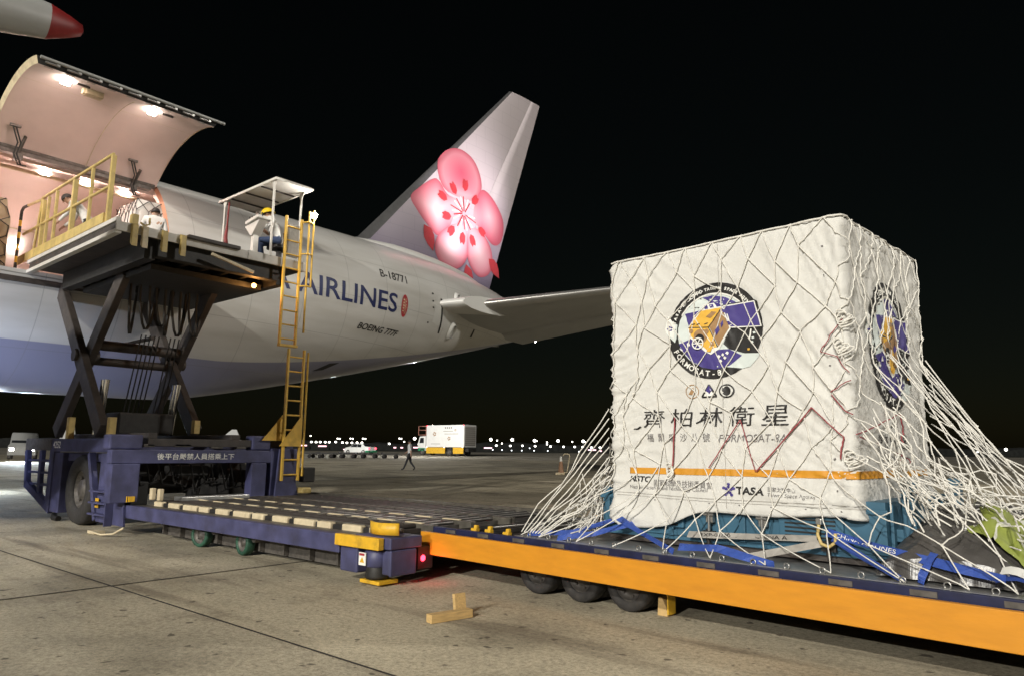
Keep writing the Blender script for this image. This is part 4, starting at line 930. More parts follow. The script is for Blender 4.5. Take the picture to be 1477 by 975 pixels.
b = TB(); b.grid(lambda i, j: (-1.02+.05*i, 5.86+.04*j, .73+.02*sin(i*1.1)+.012*j), 6, 3); b.build('red_band', 'print_red', rk)
# ---- two planks on the apron
lw = Vector((-4.80, 4.55, 0)); M_ = Matrix.Translation(lw) @ Matrix.Rotation(radians(78), 4, 'Z')
wd = thing('wooden_block', (0, 0, 0), 'short wooden block lying flat on the concrete', 'wooden block', M=M_)
b = MB(M_); b.span(0, .44, -.045, .045, .002, .075); b.build('lumber', 'wood', wd, .004)
M2 = Matrix.Translation((-4.80, 4.935, .075)) @ Matrix.Rotation(radians(168), 4, 'Z') @ Matrix.Rotation(radians(9), 4, 'Y')
wd = thing('wooden_block', (0, 0, 0), 'short wooden offcut standing upright and leaning on the lying block', 'wooden block', M=M2)
b = MB(M2); b.span(-.02, .02, -.06, .06, -.07, .125); b.build('lumber', 'wood', wd, .003)
# ------------------------------------------------------------------ cargo loader
ld = thing('cargo_loader', (-12, 7, 0), 'dark blue scissor lift cargo loader with its bridge raised to the open door', 'loader')
YN = 5.3
b = MB(); b.span(-17.2, -14.2, YN, YN+.28, 1.40, 1.66); b.span(-17.2, -13.4, 8.35, 8.65, 1.40, 1.66)
b.span(-17.2, -16.9, YN+.28, 8.35, 1.40, 1.66); b.span(-14.6, -14.3, YN+.28, 8.35, 1.40, 1.66)
b.build('chassis_frame', 'loader_blue', ld, .015)
b = MB(); b.span(-14.2, -13.42, YN+.04, YN+.24, 1.44, 1.62); b.span(-17.1, -13.3, 5.62, 5.78, 1.66, 1.76); b.span(-17.1, -13.3, 7.2, 7.38, 1.66, 1.76); b.span(-13.5, -13.25, 5.6, 8.4, 1.52, 1.66); b.build('scissor_base', 'loader_dark', ld, .01)
# front guard with its rungs
b = MB(); b.prism([(-18.82, YN, 1.42), (-17.12, YN, 1.42), (-17.12, YN, 1.67), (-18.82, YN, 1.67)], (0, .2, 0)); b.build('guard_top', 'hub_grey', ld, .01)
b = MB(); b.bar((-18.76, YN+.05, 1.42), (-18.60, YN+.05, .66), .14, .10, (0, 1, 0)); b.bar((-18.66, YN+.05, .70), (-16.98, YN+.05, .22), .10, .16); b.bar((-17.85, YN+.06, 1.42), (-17.80, YN+.06, .5), .16, .08, (0, 1, 0)); b.span(-17.22, -16.98, YN, YN+.12, .2, 1.42); b.build('guard_frame', 'loader_blue', ld, .008)
for k in range(3):
    for x0, x1 in ((-18.64, -17.92), (-17.76, -17.24)):
        b = MB(); b.span(x0, x1, YN+.03, YN+.20, 1.18-.25*k, 1.22-.25*k); b.build('step', 'loader_blue', ld, .004)
b = MB(); b.span(-16.975, -16.5, YN+.02, YN+.55, .18, 1.385); b.span(-16.5, -14.5, YN+.12, YN+.5, 1.22, 1.38); b.build('front_box', 'loader_blue', ld, .015)
b = MB(); b.tube([(-17.05, YN+.15, .10), (-16.9, YN+.1, .06), (-16.7, YN+.12, .05)], .06, 8); b.build('ground_bumper', 'loader_black', ld)
wheel(ld, Matrix(), (-15.62, 5.56, .68), .68, .42, rim=.55, nut=8); wheel(ld, Matrix(), (-15.62, 8.4, .68), .68, .42, rim=.55, nut=8)
b = MB(); b.cyl((-15.62, 5.7, .68), (-15.62, 8.2, .68), .14, 12); b.span(-16.2, -15.0, 6.2, 7.8, .7, 1.36); b.build('front_axle', 'loader_black', ld)
# near tower with steps
b = MB(); b.span(-14.42, -13.98, YN-.02, YN+.24, .16, 1.385); b.bar((-15.0, YN+.02, 1.38), (-14.46, YN+.02, .18), .10, .12, (0, 1, 0)); b.build('tower', 'loader_blue', ld, .012)
b = MB(); b.prism([(-13.97, YN-.05, 1.36), (-13.74, YN-.05, 1.36), (-13.22, YN-.05, .58), (-13.12, YN-.05, .16), (-13.97, YN-.05, .16)], (0, .04, 0)); b.build('gusset_plate', 'loader_blue', ld, .006)
for k in range(3): b = MB(); b.span(-14.40, -13.6, YN-.18, YN-.055, .30+.2*k, .33+.2*k); b.build('step', 'loader_blue', ld, .004)
b = MB(); b.span(-13.62, -13.58, YN-.18, YN-.055, .14, .72); b.build('step_side', 'loader_blue', ld)
for x, z, w in ((-13.78, .86, .17), (-14.30, .50, .14)):
    b = MB(); b.span(x-w/2, x+w/2, YN-.066, YN-.056, z-w*.6, z+w*.6); b.span(x-w*.3, x+w*.3, YN-.075, YN-.067, z-w*.1, z+w*.3); p = b.build('warning_placard', 'yellow_paint', ld)
    b = MB(); b.prism([(x-w*.3, YN-.078, z-w*.3), (x+w*.3, YN-.078, z-w*.3), (x, YN-.078, z+w*.2)], (0, .002, 0)); b.build('placard_print', 'print_black', p)
b = MB(); b.grid(lambda i, j: (-13.62+.5*i/10, YN-.02-.05*sin(pi*i/10), .57+.1*j), 11, 2); b.span(-13.6, -13.1, YN, YN+.1, .575, .665); b.build('bumper', 'yellow_paint', ld)
b = MB(); b.tube([(-13.75, 5.0, .05), (-13.4, 5.02, .03), (-13.1, 5.1, .06), (-12.95, 5.2, .16)], .018, 6); b.span(-14.0, -13.7, 5.02, 5.2, .01, .06); b.build('foot_pad', 'cream', ld)
# portal with painted warning
b = MB(); b.span(-13.36, -13.16, 4.98, 8.20, 1.22, 1.46); b.build('portal_beam', 'loader_blue', ld, .012)
b = MB(); b.span(-13.38, -13.14, 5.00, 5.46, .56, 1.218); b.build('portal_post', 'loader_blue', ld, .012)
b = MB(); b.span(-13.38, -13.14, 7.58, 7.9, .50, 1.218); b.build('portal_post', 'loader_blue', ld, .012)
b = MB(); b.span(-13.5, -13.2, 4.95, 5.5, 1.464, 1.72); b.build('valve_box', 'loader_blue', ld, .03)
b = MB(); b.span(-13.5, -13.2, 7.6, 8.0, 1.464, 1.75); b.build('valve_box', 'loader_blue', ld, .03)
dd = Decal(lambda u, v, l: Vector((-13.16+l, u, v)), 1.)
dd.put(*fit(text2d('後平台嚴禁人員搭乘上下', bold=.01), 5.74, 7.20, 1.285, 1.40), 'print_white'); dd.build('warning_lettering', ld, lift=.003)
dd = Decal(lambda u, v, l: Vector((u, YN-l, v)), 1.); dd.put(*fit(text2d('4252', bold=.02), -17.05, -16.62, 1.47, 1.61), 'print_white'); dd.build('number_lettering', ld, lift=.004)
# dark machinery behind the portal
Rm = random.Random(5)
for k in range(14):
    b = MB(); x = -13.7-Rm.random()*1.6; y = 5.5+Rm.random()*2.3; z = .6+Rm.random()*.5; b.box((x, y, z), (.2+.4*Rm.random(), .2+.5*Rm.random(), .15+.35*Rm.random())); b.build('machine_block', 'loader_black' if k % 3 else 'loader_dark', ld, .02)
for k in range(12):
    y = 5.5+.2*k; b = MB(); b.tube([(-13.45, y, 1.2), (-13.4-.1*Rm.random(), y+.1, .9-.2*Rm.random()), (-13.5, y+.35, .75+.2*Rm.random()), (-13.6, y+.5, 1.1)], .018, 6); b.build('hose', 'loader_black', ld)
for k in range(5): b = MB(); b.box((-13.3, 5.6+.55*k+.2*Rm.random(), 1.50+.04*Rm.random()), (.1, .14+.2*Rm.random(), .06)); b.build('fitting', 'hub_grey', ld, .01)
b = MB(); b.span(-13.05, -12.75, 6.05, 7.35, .57, .64); b.build('cross_roller_bar', 'alu', ld, .01)
for x, y, z0, z1 in ((-14.40, YN+.1, 1.66, 2.05), (-14.40, 7.0, 1.78, 2.05), (-16.55, 5.42, 1.66, 2.1)):
    b = MB(); b.span(x-.07, x+.07, y-.06, y+.06, z0, z1); b.build('safety_post', 'rail_yellow', ld, .008)
# scissors
for y0 in (5.38, 7.22):
    for j, (p, q) in enumerate((((-18.08, 5.0), (-15.0, 1.80)), ((-15.05, 5.0), (-17.95, 1.80)))):
        yy0 = y0+(0 if j == 0 else .17)
        b = MB(); b.bar((p[0], yy0+.08, p[1]), (q[0], yy0+.08, q[1]), .15, .34, (0, 0, 1)); b.build('scissor_arm', 'loader_dark', ld, .015)
    b = MB(); b.cyl((-16.53, y0-.06, 3.39), (-16.53, y0+.42, 3.39), .13, 14); b.build('pivot_pin', 'loader_dark', ld)
for z, x, r in ((3.62, -16.3, .11), (3.30, -16.5, .09)):
    b = MB(); b.cyl((x, 5.7, z), (x, 7.4, z), r, 12); b.build('cross_tube', 'loader_dark', ld)
b = MB(); b.span(-16.7, -15.2, 6.3, 6.36, 3.70, 3.76); b.build('hose_tray', 'loader_dark', ld)
for x, y in ((-15.9, 5.66), (-15.75, 5.66), (-15.9, 7.1), (-15.75, 7.1)):
    b = MB(); b.cyl((x, y, 1.75), (x+.22, y, 2.85), .055, 10); b.build('lift_cylinder', 'chrome', ld)
for k in range(9):
    y = 5.9+.17*k; d = .75+.35*Rm.random(); b = MB(); x = -15.3-.12*Rm.random()
    pts = [(x, y, 4.95)]+[(x-.02*q, y+.13*q/4*(1 if k % 2 else -1)*.5+.04*q, 4.9-d*sin(pi*min(1, .12+q/9))) for q in range(9)]
    b.tube(pts, .028, 6); b.build('hydraulic_hose', 'loader_black', ld)
for k in range(8):
    y = 6.15+.09*k+(.15 if k > 4 else 0); b = MB(); b.tube([(-15.3, y, 3.8), (-15.75, y-.05, 2.15)], .014, 5); b.build('steel_cable', 'loader_black', ld)
b = MB(); b.span(-16.1, -15.4, 5.9, 7.0, 1.76, 2.2); b.build('pump_box', 'loader_black', ld, .03)
# bridge
BX0, BX1, BY0, BY1 = -17.86, -13.2, 4.75, 8.6
b = MB(); b.span(BX0, BX1, BY0+.04, BY1, 5.31, 5.40); b.build('bridge_deck', 'loader_dark', ld)
b = MB(); b.span(-17.6, -13.4, 5.3, 5.5, 4.92, 5.305); b.span(-17.6, -13.4, 8.0, 8.2, 4.92, 5.305)
for k in range(5): b.span(-17.5+k, -17.3+k, 5.5, 8.0, 4.98, 5.30)
for k in range(5): b.span(-17.6, -13.45, 5.75+.42*k, 5.83+.42*k, 5.02, 5.29)
b.build('bridge_girder', 'loader_black', ld, .01)
b = MB(); b.span(-17.2, -13.8, 5.6, 7.9, 4.84, 4.95); b.build('under_tray', 'loader_black', ld)
b = MB(); b.span(-18.1, BX1-.05, BY0-.03, BY0+.05, 5.46, 5.54); b.build('edge_flange', 'cab_white', ld, .006)
b = MB(); b.span(-18.0, BX1, BY0-.05, BY0+.06, 5.23, 5.305); b.build('edge_flange', 'cab_white', ld, .006)
b = MB(); b.span(-18.0, BX1-.05, BY0, BY0+.04, 5.31, 5.455); b.build('edge_web', 'loader_dark', ld)
b = MB(); b.span(BX1, BX1+.04, BY0-.05, 7.2, 5.27, 5.44); b.span(BX1, BX1+.05, 7.2, BY1, 5.27, 5.46); b.build('end_fascia', 'cab_white', ld, .006)
for y, c in ((4.99, 'rail_yellow'), (5.17, 'cream'), (5.52, 'rail_yellow'), (5.86, 'rail_yellow')):
    b = MB(); b.prism([(BX1+.045, y-.05, 5.45), (BX1+.13, y-.05, 5.42), (BX1+.13, y-.05, 5.02), (BX1+.045, y-.05, 5.08)], (0, .1, 0)); b.build('hook_arm', c, ld, .008)
b = MB(); b.box((BX1+.0, 5.0, 5.52), (.14, .1, .2)); b.tube([(BX1+.02, 5.1, 5.5), (BX1+.02, 5.18, 5.46), (BX1+.02, 5.26, 5.5), (BX1+.02, 5.26, 5.62)], .018, 6); b.build('latch_hook', 'rail_yellow', ld)
b = MB(); b.bar((BX1+.15, 6.4, 5.18), (BX1+.12, 7.3, 5.0), .05, .05); b.build('tow_bar', 'cream', ld); b = MB(); b.span(BX1-.2, BX1+.12, 5.95, 7.0, 5.40, 5.47); b.build('end_plate', 'loader_dark', ld, .01)
# railing
b = MB(); b.span(-18.9, -13.95, BY0-.01, BY0+.02, 5.57, 5.76); b.build('kick_plate', 'rail_yellow', ld)
def rtube(pts, name='rail', m='rail_yellow', r=.03): b = MB(); b.tube(pts, r, 8); return b.build(name, m, ld)
for x, r in ((-13.92, .04), (-14.88, .028), (-15.85, .045), (-16.85, .028), (-17.68, .035), (-17.35, .028)):
    b = MB(); b.span(x-r, x+r, BY0+.025, BY0+.025+2*r, 5.45, 6.88 if x > -17 else 6.86); b.build('post', 'rail_yellow', ld, .006)
rtube([(-13.9, BY0+.05, 6.90), (-17.78, BY0+.05, 6.93)]); rtube([(-13.9, BY0+.05, 6.28), (-18.9, BY0+.05, 6.31)])
rtube([(-17.78, BY0+.05, 6.90), (-18.3, BY0+.1, 5.5)], 'brace'); rtube([(-17.78, BY0+.05, 6.9), (-18.8, BY0+.05, 6.98)])
for k in range(9):
    P_ = [(-18.75, BY0+.05, 6.98), (-19.1, BY0+.05, 7.0), (-19.25, BY0+.05, 6.88), (-19.25, BY0+.05, 5.55)]
    z = 6.86-.145*k
    b = MB(); b.cyl((-19.25, BY0+.05, z), (-19.25, BY0+.05, z-.145), .034, 8); b.build('striped_post', 'loader_black' if k % 2 == 0 else 'yellow_paint', ld)
rtube([(-18.78, BY0+.05, 6.98), (-19.12, BY0+.05, 7.0), (-19.24, BY0+.05, 6.94), (-19.25, BY0+.05, 6.85)], 'striped_post', 'loader_black', .034)
# bridge deck rollers peeking over the edge, near the sill
for k in range(10):
    b = MB(); b.cyl((-17.5+k*.42, 5.9, 5.43), (-17.5+k*.42, 7.2, 5.43), .035, 8); b.build('bridge_roller', 'roller_steel', ld)
# operator cab
RX0, RX1, RY0, RY1, RZ = -15.28, -12.92, 7.58, 8.46, 7.04
b = MB(); b.span(RX0, RX1, RY0, RY1, RZ, RZ+.045); b.build('cab_roof', 'cab_white', ld, .03)
b = MB(); b.tube([(RX0, RY0, RZ), (RX1, RY0, RZ), (RX1, RY1, RZ), (RX0, RY1, RZ)], .03, 8, closed=True); b.build('roof_rim', 'cab_white', ld)
for k in range(3): b = MB(); b.span(RX0+.45+k*.62, RX0+.48+k*.62, RY0+.04, RY1-.04, RZ-.03, RZ-.002); b.build('roof_rib', 'loader_dark', ld)
for x, y in ((RX0+.2, RY0+.04), (RX1-.12, RY0+.04), (RX1-.35, RY1-.04), (RX0+.2, RY1-.04)):
    b = MB(); b.cyl((x, y, 5.4), (x, y, RZ), .026, 8); b.prism([(x-.1, y-.006, RZ-.01), (x+.1, y-.006, RZ-.01), (x+.025, y-.006, RZ-.17), (x-.025, y-.006, RZ-.17)], (0, .012, 0)); b.build('cab_post', 'cab_white', ld)
b = MB(); b.span(-13.93, -13.82, 7.66, 7.78, 5.4, 6.02); b.prism([(-13.9, 7.62, 6.0), (-13.84, 7.62, 6.0), (-13.55, 7.62, 6.3), (-14.15, 7.62, 6.25)], (0, .2, 0)); b.build('console_stand', 'cab_white', ld, .008)
b = MB(); b.box((-13.80, 7.74, 6.33), (.52, .34, .08), Matrix.Rotation(radians(-8), 3, 'Y')); cp = b.build('console_panel', 'cab_white', ld, .015)
for k in range(6): b = MB(); b.cyl((-14.05+.1*k, 7.68, 6.37), (-14.05+.1*k, 7.67, 6.46), .014, 6); b.build('lever', 'loader_black', cp)
b = MB(); b.span(-14.9, -14.45, 7.60, 7.95, 5.40, 5.72); b.build('tool_box', 'cab_white', ld, .02)
b = MB(); b.span(-14.7, -13.9, 7.30, 7.56, 5.41, 5.56); b.build('cable_duct', 'loader_dark', ld, .02)
b = MB(); b.tube([(-14.98, 7.66, 7.0), (-14.96, 7.64, 6.5), (-14.98, 7.63, 6.15), (-14.95, 7.66, 5.9), (-14.7, 7.7, 5.75)], [.02, .02, .045, .05, .02], 8); b.build('red_hose', 'flag_red', ld)
b = MB(); b.span(-14.05, -13.65, 8.10, 8.5, 5.82, 5.90); b.span(-14.05, -13.65, 8.48, 8.54, 5.9, 6.3); b.span(-13.9, -13.8, 8.25, 8.35, 5.40, 5.82); b.build('operator_seat', 'loader_black', ld, .02)
# ladders
def ladder(x, y0, y1, z0, z1, step=.30, n0=0.):
    for y in (y0, y1): b = MB(); b.span(x-.03, x+.03, y-.022, y+.022, z0, z1); b.build('ladder_rail', 'ladder_yellow', ld, .006)
    z = z0+.12
    while z < z1-.05: b = MB(); b.cyl((x, y0+.025, z), (x, y1-.025, z), .018, 8); b.build('ladder_rung', 'ladder_yellow', ld); z += step
ladder(-13.06, 7.96, 8.33, 3.62, 6.36)
ladder(-13.02, 8.17, 8.54, .86, 3.55)
for y, z0, z1 in ((8.45, 3.9, 6.55), (8.56, 4.9, 6.6), (8.60, .95, 3.5)): rtube([(-12.96, y, z0), (-12.96, y, z1)], 'handrail', 'ladder_yellow', .022)
for z in (4.9, 5.6, 6.3): rtube([(-13.06, 8.33, z), (-12.9, 8.42, z), (-12.96, 8.56, z)], 'cage_hoop', 'ladder_yellow', .018)
b = MB(); b.span(-13.1, -13.0, 7.94, 8.36, 3.58, 3.63); b.build('ladder_foot', 'ladder_yellow', ld)
b = MB(); b.span(-13.12, -13.06, 8.02, 8.28, 5.5, 6.2); b.build('mesh_panel', 'strap_grey', ld)
for q in ([(8.19, 2.18), (7.76, 1.66), (8.19, 1.66)], [(8.56, 2.20), (8.06, 1.55), (8.56, 1.55)]):
    x = -13.0 if q[0][0] > 8.3 else -13.15
    b = MB(); b.prism([(x, y, z) for y, z in q], (.02, 0, 0)); b.build('ladder_bracket', 'ladder_yellow', ld)
b = MB(); b.prism([(-13.1, 8.12, 1.5), (-13.1, 8.35, 1.5), (-13.1, 8.62, .45), (-13.1, 8.05, .45)], (.05, 0, 0)); b.build('ladder_base', 'loader_blue', ld, .01)
b = MB(); b.span(-13.6, -13.15, 8.0, 8.6, .5, 1.5); b.build('side_cabinet', 'loader_blue', ld, .015)
b = MB(); b.span(-13.2, -13.0, 8.68, 8.95, .82, 1.12); b.build('rear_lamp_box', 'loader_black', ld, .02)
# lamps on the loader
b = MB(); b.sph((-13.0, 8.60, 6.52), .055, 12, 8); lp = b.build('work_light', 'lens_white', ld); lamp('work_lamp', 'POINT', (-12.9, 8.62, 6.5), 90, (1, .93, .85), shadow_soft_size=.06)
b = MB(); b.box((-13.06, 8.6, 6.52), (.04, .16, .16)); b.build('light_housing', 'loader_black', ld, .01)
b = MB(); b.sph((-13.6, 7.62, 4.86), .05, 12, 8); b.build('marker_light', 'lens_orange', ld); lamp('marker_lamp', 'POINT', (-13.5, 7.6, 4.74), 22, (1, .45, .12), shadow_soft_size=.05)
# main deck lowered to the trailer
DX0, DX1 = -13.3, -6.64
b = MB(); b.span(DX0, -7.15, YN, YN+.12, .30, .515); b.build('deck_side_beam', 'loader_blue', ld, .012)
b = MB(); b.span(DX0, -6.9, YN+.125, YN+.34, .40, .505); b.build('deck_ledge', 'deck_steel', ld)
b = MB(); b.span(DX0, DX1, YN+.345, 9.0, .30, .47); b.build('deck_pan', 'loader_black', ld)
b = MB(); b.span(DX0, DX1, 9.0, 9.12, .30, .60); b.build('far_guide', 'deck_steel', ld, .01)
b = MB(); b.span(DX0+.8, -7.3, YN+.38, YN+.42, .06, .36); b.build('skirt', 'hub_grey', ld)
for k in range(9): b = MB(); b.span(-12.4+k*.6, -12.36+k*.6, YN+.30, YN+.375, .08, .34); b.build('skirt_rib', 'hub_grey', ld)
dd = Decal(lambda u, v, l: Vector((u, YN+.38-l, v)), 1.); dd.put(*fit(text2d('1 23', bold=.02), -11.42, -11.22, .16, .23), 'print_white'); dd.build('number_lettering', ld, lift=.004)
b = MB(); b.span(DX0+.5, -7.4, 6.2, 8.6, .12, .30); b.build('lift_frame', 'loader_black', ld)
for k in range(12):
    x = -12.95+k*.535; L_ = .30+.08*((k*7) % 3); b = MB(); b.span(x, x+L_, YN+.36, YN+.45, .475, .578); b.build('guide_block', 'cream', ld, .018)
    b = MB(); b.span(x+L_+.02, x+.52, YN+.38, YN+.46, .475, .56); b.build('guide_spacer', 'loader_black', ld, .01)
LN = ((5.86, 6.32), (6.44, 7.0), (7.12, 7.78), (7.92, 8.86))
for (y0, y1) in LN:
    for y in (y0-.03, y1+.03): b = MB(); b.span(DX0+.1, DX1, y-.028, y+.028, .474, .575); b.build('deck_rail', 'deck_steel', ld, .005)
    first = None; n = 27
    for k in range(n):
        x = DX0+.2+k*(DX1-DX0-.3)/n
        if first is None: b = MB(); b.cyl((x, y0+.01, .545), (x, y1-.01, .548), .033, 8); b.span(x+.075, x+.125, y0+.01, y1-.01, .475, .53); first = b.build('deck_roller', 'roller_steel' if y0 > 6 else 'loader_dark', ld); x00 = x
        else: piece('deck_roller', first, ld, (x-x00, 0, 0))
for y in (6.38, 7.05):
    for k in range(11): b = MB(); b.span(-12.8+k*.56, -12.48+k*.56, y-.022, y+.022, .578, .59); b.build('wear_strip', 'cream', ld)
for x in (-13.02, -12.72): b = MB(); b.span(x-.05, x+.05, 5.62, 5.70, .60, .80); b.build('guide_stop', 'cream', ld, .015)
b = MB(); b.box((-13.0, 8.7, .66), (.22, .22, .12)); b.build('corner_stop', 'rail_yellow', ld, .03)
# corner pod at the trailer end
b = MB(); b.span(-7.16, -6.36, YN-.06, YN+.02, .40, .53); b.build('corner_bar', 'yellow_paint', ld, .008)
b = MB(); b.grid(lambda i, j: (-6.74+.5*i/12, YN+.12-.10*sin(pi*i/12), .56+.13*j), 13, 2); o = b.build('corner_guard', 'yellow_paint', ld); o.modifiers.new('thick', 'SOLIDIFY').thickness = .03
b = MB(); b.span(-7.12, -6.80, YN, YN+.35, .11, .395); b.build('corner_box', 'loader_blue', ld, .02)
b = MB(); b.span(-6.30, -6.26, YN+.04, YN+.42, .12, .40); b.span(-6.42, -6.30, YN+.05, YN+.42, .13, .39); b.build('corner_box', 'loader_blue', ld, .015)
b = MB(); b.span(-6.9, -6.26, YN+.03, YN+.5, .405, .535); b.build('end_beam', 'loader_blue', ld, .015)
b = MB(); b.lathe([(.13, .20), (.15, .22), (.15, .36), (.13, .38), (.001, .38)], (-6.58, YN+.12, 0), (0, 0, 1), 18); b.build('sensor_pod', 'loader_blue', ld)
b = MB(); b.lathe([(.001, .07), (.13, .07), (.14, .10), (.12, .2)], (-6.58, YN+.12, 0), (0, 0, 1), 16); b.build('caster', 'loader_black', ld)
b = MB(); b.span(-6.74, -6.40, YN+.0, YN+.28, .02, .06); b.build('foot_plate', 'yellow_paint', ld, .006)
b = MB(); b.span(-6.70, -6.58, YN-.055, YN-.045, .22, .36); s_ = b.build('warning_sticker', 'print_white', ld)
b = MB(); b.prism([(-6.68, YN-.058, .25), (-6.60, YN-.058, .25), (-6.64, YN-.058, .31)], (0, .002, 0)); b.build('sticker_print', 'yellow_paint', s_); b = MB(); b.span(-6.69, -6.60, YN-.058, YN-.056, .325, .35); b.build('sticker_print', 'print_red', s_)
b = MB(); b.span(-6.40, -6.33, YN+.5, YN+.74, .14, .40); b.build('lamp_housing', 'loader_black', ld, .01)
b = MB(); b.sph((-6.33, YN+.58, .265), .036, 12, 8, (.5, 1, 1)); b.build('red_tail_light', 'lens_red', ld); lamp('tail_lamp', 'POINT', (-6.2, YN+.60, .26), 1.2, (1, .04, .07), shadow_soft_size=.04)
for x, a in ((-10.95, 12), (-9.68, -4)):
    M_ = Matrix.Translation((x, 5.56, 0)) @ Matrix.Rotation(radians(a), 4, 'Z'); wheel(ld, M_, (0, 0, .185), .185, .13, 'green_tyre', 'hub_grey', nut=5, rim=.72)
    b = MB(M_); b.span(-.05, .05, .05, .30, .12, .34); b.bar((.0, .12, .2), (.45, .16, .3), .08, .08); b.build('swing_arm', 'hub_grey', ld, .01)
    b = MB(M_); b.cyl((.28, -.02, .28), (.28, .2, .28), .08, 12); b.build('drive_motor', 'hub_grey', ld)
# ------------------------------------------------------------------ people
def person(base, rot, J, label, parts, scale=1., group=None, hair='short'):
    M = Matrix.Translation(base) @ Matrix.Rotation(rot, 4, 'Z') @ Matrix.Scale(scale, 4)
    Mr = Matrix.Translation(base) @ Matrix.Rotation(rot, 4, 'Z')
    D = dict(pelvis=(0, 0, .96), spine=(0, .0, 1.16), chest=(0, .01, 1.36), neck=(0, 0, 1.50), skull=(0, .02, 1.58), crown=(0, .02, 1.68))
    for s, k in ((-1, 'l'), (1, 'r')):
        D.update({k+'hip': (s*.10, 0, .92), k+'knee': (s*.11, .02, .50), k+'ankle': (s*.11, -.01, .09), k+'toe': (s*.12, .16, .04), k+'sh': (s*.19, 0, 1.43), k+'elb': (s*.25, -.02, 1.14), k+'wri': (s*.25, .06, .89)})
    D.update(J)
    RAD = dict(pelvis=.155, spine=.14, chest=.165, neck=.06, skull=.085, crown=.07, hip=.095, knee=.065, ankle=.048, toe=.04, sh=.075, elb=.048, wri=.032)
    E_ = [('pelvis', 'spine'), ('spine', 'chest'), ('chest', 'neck'), ('neck', 'skull'), ('skull', 'crown')]
    for k in 'lr': E_ += [('pelvis', k+'hip'), (k+'hip', k+'knee'), (k+'knee', k+'ankle'), (k+'ankle', k+'toe'), ('chest', k+'sh'), (k+'sh', k+'elb'), (k+'elb', k+'wri')]
    names = list(D); P = [Vector(D[n]) for n in names]; rad = [RAD[n if n in RAD else n[1:]] for n in names]
    zone = {}
    edges = [(names.index(a), names.index(c)) for a, c in E_]
    kind = ['trousers' if any(q in a+c for q in ('hip', 'knee', 'ankle')) else ('shirt' if ('spine' in c or 'chest' in c or 'sh' in c or 'sh' in a) else 'skin') for a, c in E_]
    kind = [('shoe' if 'toe' in c else k) for k, (a, c) in zip(kind, E_)]
    if parts.get('sleeve'): kind = [('shirt' if c.endswith('wri') else k) for k, (a, c) in zip(kind, E_)]
    for k in 'lr':      # palm, four unequal curled fingers, thumb from the side
        w = Vector(D[k+'wri']); d = (w-Vector(D[k+'elb'])).normalized(); s = Vector((1, 0, 0)); s = (s-d*s.dot(d)).normalized(); n = d.cross(s)
        palm = w+d*.07; P.append(palm); rad.append(.026); pi_ = len(P)-1; edges.append((names.index(k+'wri'), pi_)); kind.append('skin')
        for q, (o, l) in enumerate(((-.03, .065), (-.01, .078), (.011, .072), (.03, .055))):
            a = palm+s*o+d*.03; c = a+d*l*.55; e = c+(d*.5+n*.8).normalized()*l*.5; i0 = len(P); P.extend([a, c, e]); rad.extend([.0105, .0095, .008]); edges.extend([(pi_, i0), (i0, i0+1), (i0+1, i0+2)]); kind.extend(['skin']*3)
        t0 = w+d*.035+s*(-.03 if k == 'r' else .03); i0 = len(P); P.extend([t0, t0+d*.045+s*(-.02 if k == 'r' else .02)+n*.015]); rad.extend([.0125, .009]); edges.extend([(pi_, i0), (i0, i0+1)]); kind.extend(['skin']*2)
    me = bpy.data.meshes.new('person'); me.from_pydata(P, edges, []); o = bpy.data.objects.new('person', me); COL.objects.link(o)
    o.modifiers.new('skin', 'SKIN'); o.modifiers.new('sub', 'SUBSURF').levels = 2; o.modifiers['sub'].render_levels = 2
    for i, sv in enumerate(me.skin_vertices[0].data): sv.radius = (rad[i], rad[i]*(.72 if names[i:i+1] and names[i] in ('pelvis', 'spine', 'chest') else 1)); sv.use_root = (i == 0)
    dg = bpy.context.evaluated_depsgraph_get(); dg.update(); nm = bpy.data.meshes.new_from_object(o.evaluated_get(dg)); bpy.data.objects.remove(o)
    nm.materials.clear(); mm = {'shirt': parts['shirt'], 'trousers': parts['trousers'], 'skin': 'skin', 'shoe': 'tyre'}; order = ['shirt', 'trousers', 'skin', 'shoe']
    for k in order: nm.materials.append(MATS[mm[k]])
    for p in nm.polygons:
        c = p.center; best = 9; bk = 0
        for (a, e), kd in zip(edges, kind):
            A, B = P[a], P[e]; ab = B-A; t = max(0, min(1, (c-A).dot(ab)/max(1e-9, ab.length_squared))); dd_ = (c-(A+ab*t)).length-(rad[a]+(rad[e]-rad[a])*t)
            if dd_ < best: best = dd_; bk = order.index(kd)
        p.material_index = bk; p.use_smooth = True
    o = bpy.data.objects.new('person', nm); COL.objects.link(o); o.matrix_world = M; WM[o.name] = M; tag(o, label, 'person', group)
    h = Vector(D['skull']); up = (Vector(D['crown'])-h).normalized(); f = Vector(parts.get('look', (0, 1, 0))); f = (f-up*f.dot(up)).normalized(); sd = f.cross(up)
    Q = Matrix((sd, f, up)).transposed()
    def hp(x, y, z): return M @ (h+sd*x+f*y+up*z)
    b = MB(); b.v = []; b.add([hp(.022, .075, -.01), hp(-.022, .075, -.01), hp(0, .108, -.018), hp(0, .082, .04)], [(0, 1, 2), (0, 2, 3), (1, 3, 2), (0, 3, 1)]); b.build('nose', 'skin', o)
    for s in (-1, 1):
        b = MB(); b.sph(hp(.032*s, .078, .03), .011*scale, 8, 6); b.build('eye', 'hair', o)
        b = MB(); b.sph(hp(.088*s, -.005, .01), .026*scale, 8, 6, (.4, .8, 1)); b.build('ear', 'skin', o)
